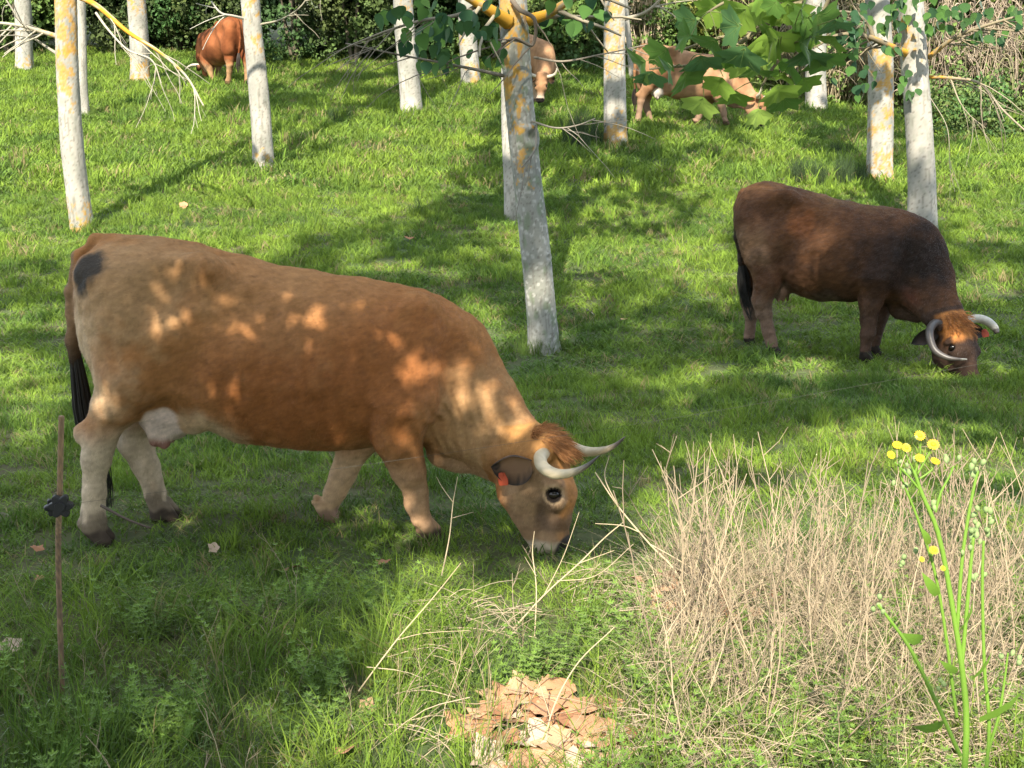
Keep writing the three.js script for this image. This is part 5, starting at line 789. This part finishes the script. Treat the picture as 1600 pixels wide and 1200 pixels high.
// ---------------------------------------------------------------- fallen leaves
{
  const R = rng(800), lf = (k) => { const q = rng(810 + k), pos = [0, 0, 0], idx = [], n = 15; for (let m = 1; m <= 2; m++) for (let i = 0; i < n; i++) { const a = i / n * 6.28, r = (0.66 + 0.16 * Math.cos(a * 5) * (0.5 + 0.6 * q()) + 0.2 * q()) * m / 2; pos.push(Math.cos(a) * r, (0.2 * r * r * Math.sin(a * 2 + k) + 0.08 * r * Math.sin(a * 5 + k) + (q() - 0.5) * 0.1 * r), Math.sin(a) * r); } for (let i = 0; i < n; i++) { const j = (i + 1) % n; idx.push(0, 1 + j, 1 + i, 1 + i, 1 + j, 1 + n + i, 1 + j, 1 + n + j, 1 + n + i); } return geo(pos, idx); };
  const gs = [0, 1, 2, 3, 4].map(lf), mats = [[0.42, 0.22, 0.12], [0.48, 0.29, 0.17], [0.32, 0.15, 0.075], [0.52, 0.38, 0.28], [0.24, 0.13, 0.08], [0.62, 0.55, 0.48]].map((c) => std(c, 0.85));
  const leaf = (p, s, mi, label, tilt = 0.5, name = 'fallen_leaf') => { const m = new THREE.Mesh(gs[Math.floor(R() * 5)], mats[mi]); m.position.copy(p); m.rotation.set((R() - 0.5) * tilt, R() * 6.28, (R() - 0.5) * tilt); m.scale.setScalar(s); top(m, name); tag(m, label, 'leaf', 'fallen dry leaves'); };
  for (let i = 0; i < 80; i++) { const a = R() * 6.28, q = Math.sqrt(R()), px = 855 + Math.cos(a) * q * 135, py = 1165 + Math.sin(a) * q * 80, g = ground(px, py); leaf(g.add(V(0, 0.01 + 0.03 * R(), 0)), 0.045 + 0.045 * R(), [0, 0, 1, 1, 2, 3, 0][Math.floor(R() * 7)], 'tan dry leaf in the leaf litter at bottom centre', 0.3); }
  for (let i = 0; i < 34; i++) { const a = R() * 6.28, q = Math.sqrt(R()), px = 1090 + Math.cos(a) * q * 130, py = 960 + Math.sin(a) * q * 50, g = ground(px, py); leaf(g.add(V(0, 0.03 + 0.05 * R(), 0)), 0.035 + 0.03 * R(), [0, 1, 2, 4][Math.floor(R() * 4)], 'curled brown leaf under the dry stalks', 1.4); }
  for (let i = 0; i < 26; i++) { const a = R() * 6.28, q = Math.sqrt(R()), p = ground(870 + Math.cos(a) * q * 170, 1150 + Math.sin(a) * q * 90), d = R() * 6.28, l = 0.06 + 0.12 * R(), h = 0.03 + 0.03 * R(), m = new THREE.Mesh(tube([p.clone().add(V(-Math.cos(d) * l, h, -Math.sin(d) * l)), p.clone().add(V(0, h + 0.02 * R(), 0.02 * (R() - 0.5))), p.clone().add(V(Math.cos(d) * l, h + 0.02, Math.sin(d) * l))], [0.002, 0.0012], 4, 6), std(R() < 0.5 ? [0.16, 0.1, 0.07] : [0.34, 0.26, 0.17], 0.9)); top(m, 'fallen_twig'); tag(m, 'thin dry twig lying across the leaf litter at bottom centre', 'twig', 'twigs on the leaf litter'); }
  const singles = [[921, 494, 0.07, 5, 'pale white leaf on the grass right of the nearest trunk', 1.6], [287, 327, 0.09, 0, 'orange dry leaf on the grass above the tan cow\'s rump', 1.8], [20, 1030, 0.07, 3, 'whitish dry leaf at left beside the fence post', 1.2], [65, 915, 0.035, 2, 'small brown leaf just left of the fence post', 1], [8, 818, 0.05, 5, 'pale leaf at the left edge beyond the post', 1.2], [468, 900, 0.05, 2, 'brown curled leaf below the tan cow\'s belly', 1], [440, 905, 0.05, 4, 'dark brown leaf patch below the belly', 0.8], [472, 1170, 0.05, 3, 'pinkish tan leaf at bottom left of the litter', 1.4], [575, 1120, 0.05, 1, 'tan leaf left of the leaf litter', 0.9], [540, 1190, 0.055, 0, 'orange brown leaf at the bottom edge', 0.8], [335, 870, 0.04, 3, 'pale curled leaf below the tan cow\'s hind legs', 1.6], [60, 870, 0.045, 2, 'rusty leaf left of the post base', 0.9], [975, 505, 0.05, 1, 'tan leaf beside the pale one right of the trunk', 0.9], [600, 892, 0.05, 2, 'brown leaf below the near front hoof', 0.8], [640, 378, 0.09, 2, 'brown leaf on the grass beyond the tan cow\'s back', 0.8], [1590, 75, 0.16, 5, 'pale scrap in the thicket at the right edge', 1.6]];
  for (const [px, py, s, mi, label, t] of singles) { const g = ground(px, py); leaf(g.add(V(0, 0.025 + s * 0.2, 0)), s * 0.75, mi, label, t * 0.8); }
}
// ---------------------------------------------------------------- yellow flowered weed at lower right
{
  const g = new THREE.Group(), base = at(1510, 1200, 2.0); base.y = H(base.x, base.z) - 0.02; g.position.copy(base); top(g, 'yellow_flower_plant'); tag(g, 'tall green weed with yellow flower heads and pale buds at lower right', 'flowering weed');
  const green = std([0.16, 0.3, 0.035], 0.6), budM = std([0.24, 0.33, 0.13], 0.8), yel = std([0.75, 0.5, 0.015], 0.6), yel2 = std([0.62, 0.33, 0.01], 0.7), R = rng(900);
  const W = (px, py, D = 2.0) => at(px, py, D).sub(base);
  const stem = (pts, r0, r1) => { const P = pts.map((p) => p.isVector3 ? p : W(...p)); mesh('stem', tube(P, [r0 * 0.8, r1 * 0.8], 8, 24), green, g); };
  const root = V(0, 0, 0);
  stem([root, [1510, 1150], [1505, 1060], [1490, 960], [1465, 830], [1440, 770], [1428, 735]], 0.0085, 0.0035);
  stem([[1502, 1050], [1510, 960], [1517, 880], [1521, 840]], 0.005, 0.0035); stem([root, [1545, 1160, 2.02], [1538, 1040, 2.02], [1535, 900, 2.02], [1537, 845, 2.02]], 0.005, 0.003);
  stem([[1495, 990], [1505, 860], [1520, 770], [1528, 735]], 0.0045, 0.003); stem([[1500, 1180, 1.95], [1455, 1080, 1.95], [1420, 1010, 1.95], [1390, 968, 1.95], [1372, 945, 1.95]], 0.005, 0.003);
  stem([[1495, 1120, 2.03], [1462, 900, 2.03], [1430, 800, 2.03], [1410, 750, 2.03], [1403, 715, 2.03]], 0.004, 0.002); stem([[1545, 1170, 2.02], [1560, 1120, 2.02], [1570, 1060, 2.02], [1575, 1020, 2.02]], 0.004, 0.002);
  stem([[1462, 800], [1470, 770], [1483, 745], [1490, 728]], 0.003, 0.002); stem([[1441, 770], [1420, 745], [1398, 722]], 0.0025, 0.0018); stem([[1432, 745], [1420, 720], [1414, 705]], 0.0022, 0.0015); stem([[1430, 738], [1438, 712], [1437, 690]], 0.0022, 0.0015); stem([[1434, 740], [1448, 715], [1456, 700]], 0.0022, 0.0015); stem([[1437, 748], [1455, 735], [1461, 725]], 0.0022, 0.0015);
  stem([[1450, 880, 2.03], [1455, 870, 2.03], [1460, 862, 2.03]], 0.002, 0.0015);
  const petal = geo([-0.0016, 0, 0, 0.0016, 0, 0, -0.0022, 0.007, 0.0012, 0.0022, 0.007, 0.0012, 0, 0.0115, 0.0004], [0, 1, 2, 1, 3, 2, 2, 3, 4]);
  for (const [px, py, s] of [[1437, 681, 1.05], [1402, 696, 1], [1416, 700, 0.9], [1458, 695, 1.15], [1437, 716, 0.95], [1461, 721, 0.95], [1392, 711, 0.85], [1459, 860, 0.95], [1440, 874, 0.6], [1473, 888, 0.55]]) {
    const f = new THREE.Group(); f.name = 'flower_head'; f.position.copy(W(px, py, 1.995)); f.rotation.set(0.9 + 0.5 * (R() - 0.5), 0.5 * (R() - 0.5), 0.5 * (R() - 0.5)); f.rotation.x -= 0.2; f.scale.setScalar(s * 0.85); g.add(f);
    const ps = []; for (let ring = 0; ring < 3; ring++) for (let k = 0; k < 15 - ring * 3; k++) { const q = petal.clone(); q.scale(1, 1 - ring * 0.22, 1); q.rotateX(-0.35 * ring + 0.1); q.rotateZ(k / (15 - ring * 3) * 6.28 + ring * 0.2 + 0.1 * R()); q.rotateX(-Math.PI / 2); q.translate(0, 0.002 * ring, 0); ps.push(q); }
    mesh('petals', mergeGeometries(ps), yel, f); mesh('disc', new THREE.SphereGeometry(0.0045, 10, 6).scale(1, 0.6, 1).translate(0, 0.003, 0), yel2, f); mesh('calyx', new THREE.LatheGeometry([[0.001, -0.012], [0.0042, -0.009], [0.0045, -0.003], [0.0038, 0]].map(([a, b]) => new THREE.Vector2(a, b)), 10), budM, f);
  }
  const bud = mergeGeometries([new THREE.LatheGeometry([[0.0008, -0.008], [0.0045, -0.004], [0.0055, 0.001], [0.0042, 0.006], [0.001, 0.008]].map(([a, b]) => new THREE.Vector2(a, b)), 9)]);
  const buds = (px, py, n, r, D = 2.0) => { for (let i = 0; i < n; i++) { const m = mesh('bud', bud, budM, g); m.position.copy(W(px + (R() - 0.5) * r, py + (R() - 0.5) * r, D + (R() - 0.5) * 0.02)); m.rotation.set((R() - 0.5), 0, (R() - 0.5)); m.scale.setScalar(0.55 + 0.4 * R()); } };
  buds(1488, 722, 4, 22); buds(1529, 732, 6, 22); buds(1467, 788, 4, 22); buds(1530, 815, 16, 44, 2.02); buds(1520, 835, 6, 30, 2.02); buds(1512, 856, 3, 18); buds(1370, 944, 4, 24, 1.95); buds(1407, 750, 4, 26, 2.03); buds(1425, 690, 3, 18); buds(1420, 730, 4, 26); buds(1532, 905, 4, 26, 2.02); buds(1578, 1030, 4, 30, 2.02); buds(1466, 1070, 3, 18, 1.97); buds(1418, 875, 5, 34, 2.05);
  const narrow = geo([-0.08, 0, 0, 0.08, 0, 0, -0.13, 0.3, 0.04, 0.13, 0.3, 0.04, -0.1, 0.65, 0.02, 0.1, 0.65, 0.02, 0, 1, -0.1], [0, 1, 2, 1, 3, 2, 2, 3, 4, 3, 5, 4, 4, 5, 6]);
  for (const [px, py, rz, l] of [[1440, 1000, 0.9, 0.09], [1530, 1125, -1.2, 0.1], [1495, 1050, 0.8, 0.06], [1465, 930, 0.6, 0.07], [1520, 1060, -0.8, 0.06], [1475, 1130, 1.1, 0.1], [1545, 1080, -1.0, 0.07], [1500, 985, -0.5, 0.06], [1452, 850, 0.5, 0.05]]) { const m = mesh('leaf', narrow, green, g); m.position.copy(W(px, py)); m.rotation.set(0.4, R(), rz); m.scale.setScalar(l); }
}
// ---------------------------------------------------------------- fence post with its insulators, and the wire
{
  const g = new THREE.Group(), b = ground(99, 1108); g.position.copy(b); top(g, 'fence_post'); tag(g, 'thin rusty steel fence rod with black knobs, standing at left', 'fence post');
  const D = -b.z, W = (px, py, d = 0) => at(px, py, D - d).sub(b), rust = (t, a) => blend([0.13, 0.085, 0.055], [0.3, 0.19, 0.1], clamp(sst(-0.3, 0.5, n3(t * 40, Math.cos(a), Math.sin(a))) * 0.7 + sst(0.6, 0.8, t + 0.2 * n2(t * 60, a)) * 0.5));
  mesh('rod', tube([V(0, -0.12, 0), V(0, 0, 0), W(94, 980), W(91, 850), W(93, 780), W(96, 650)], (t) => 0.0088 + 0.0007 * Math.sin(t * 400), 12, 160, rust), vcol(0.8), g);
  const blk = std([0.012, 0.012, 0.014], 0.5), knob = () => { const sh = new THREE.Shape(); for (let i = 0; i <= 72; i++) { const a = i / 72 * 6.2832, r = 0.029 + 0.006 * Math.cos(a * 6); i ? sh.lineTo(Math.cos(a) * r, Math.sin(a) * r) : sh.moveTo(r, 0); } return new THREE.ExtrudeGeometry(sh, { depth: 0.018, bevelEnabled: true, bevelSize: 0.003, bevelThickness: 0.003, bevelSegments: 3 }); };
  const k = mesh('knob', knob(), blk, g); k.position.copy(W(96, 789, 0.02)); k.rotation.y = 0.15; mesh('cap', new THREE.CylinderGeometry(0.015, 0.017, 0.008, 24).rotateX(Math.PI / 2).translate(0, 0, 0.024), blk, k);
  const k2 = mesh('knob', knob(), blk, g); k2.position.copy(W(84, 791, -0.04)); k2.rotation.y = 0.5; k2.scale.setScalar(0.8);
  mesh('clamp', new THREE.CylinderGeometry(0.014, 0.014, 0.035, 16).translate(0, 0, 0), blk, g).position.copy(W(92, 790));
  const P = [W(100, 789, 0.02).add(b), at(300, 762, D + 0.05), at(600, 722, D + 0.15), at(960, 668, D + 0.3), at(1200, 628, D + 0.42), at(1800, 520, D + 0.7)];
  const w = new THREE.Mesh(tube(P, () => 0.0004, 5, 80), std([0.07, 0.07, 0.06], 0.8)); top(w, 'fence_wire'); tag(w, 'thin pale electric fence wire running right from the black knob', 'wire');
  const st = new THREE.Mesh(tube([at(158, 790, D + 0.5), at(200, 812, D + 0.45), at(235, 825, D + 0.42)], [0.006, 0.004], 6, 10, [0.07, 0.05, 0.035]), vcol(0.9)); top(st, 'fallen_twig'); tag(st, 'dark fallen twig between the tan cow\'s hind hooves', 'twig');
}
renderer.render(scene, camera);
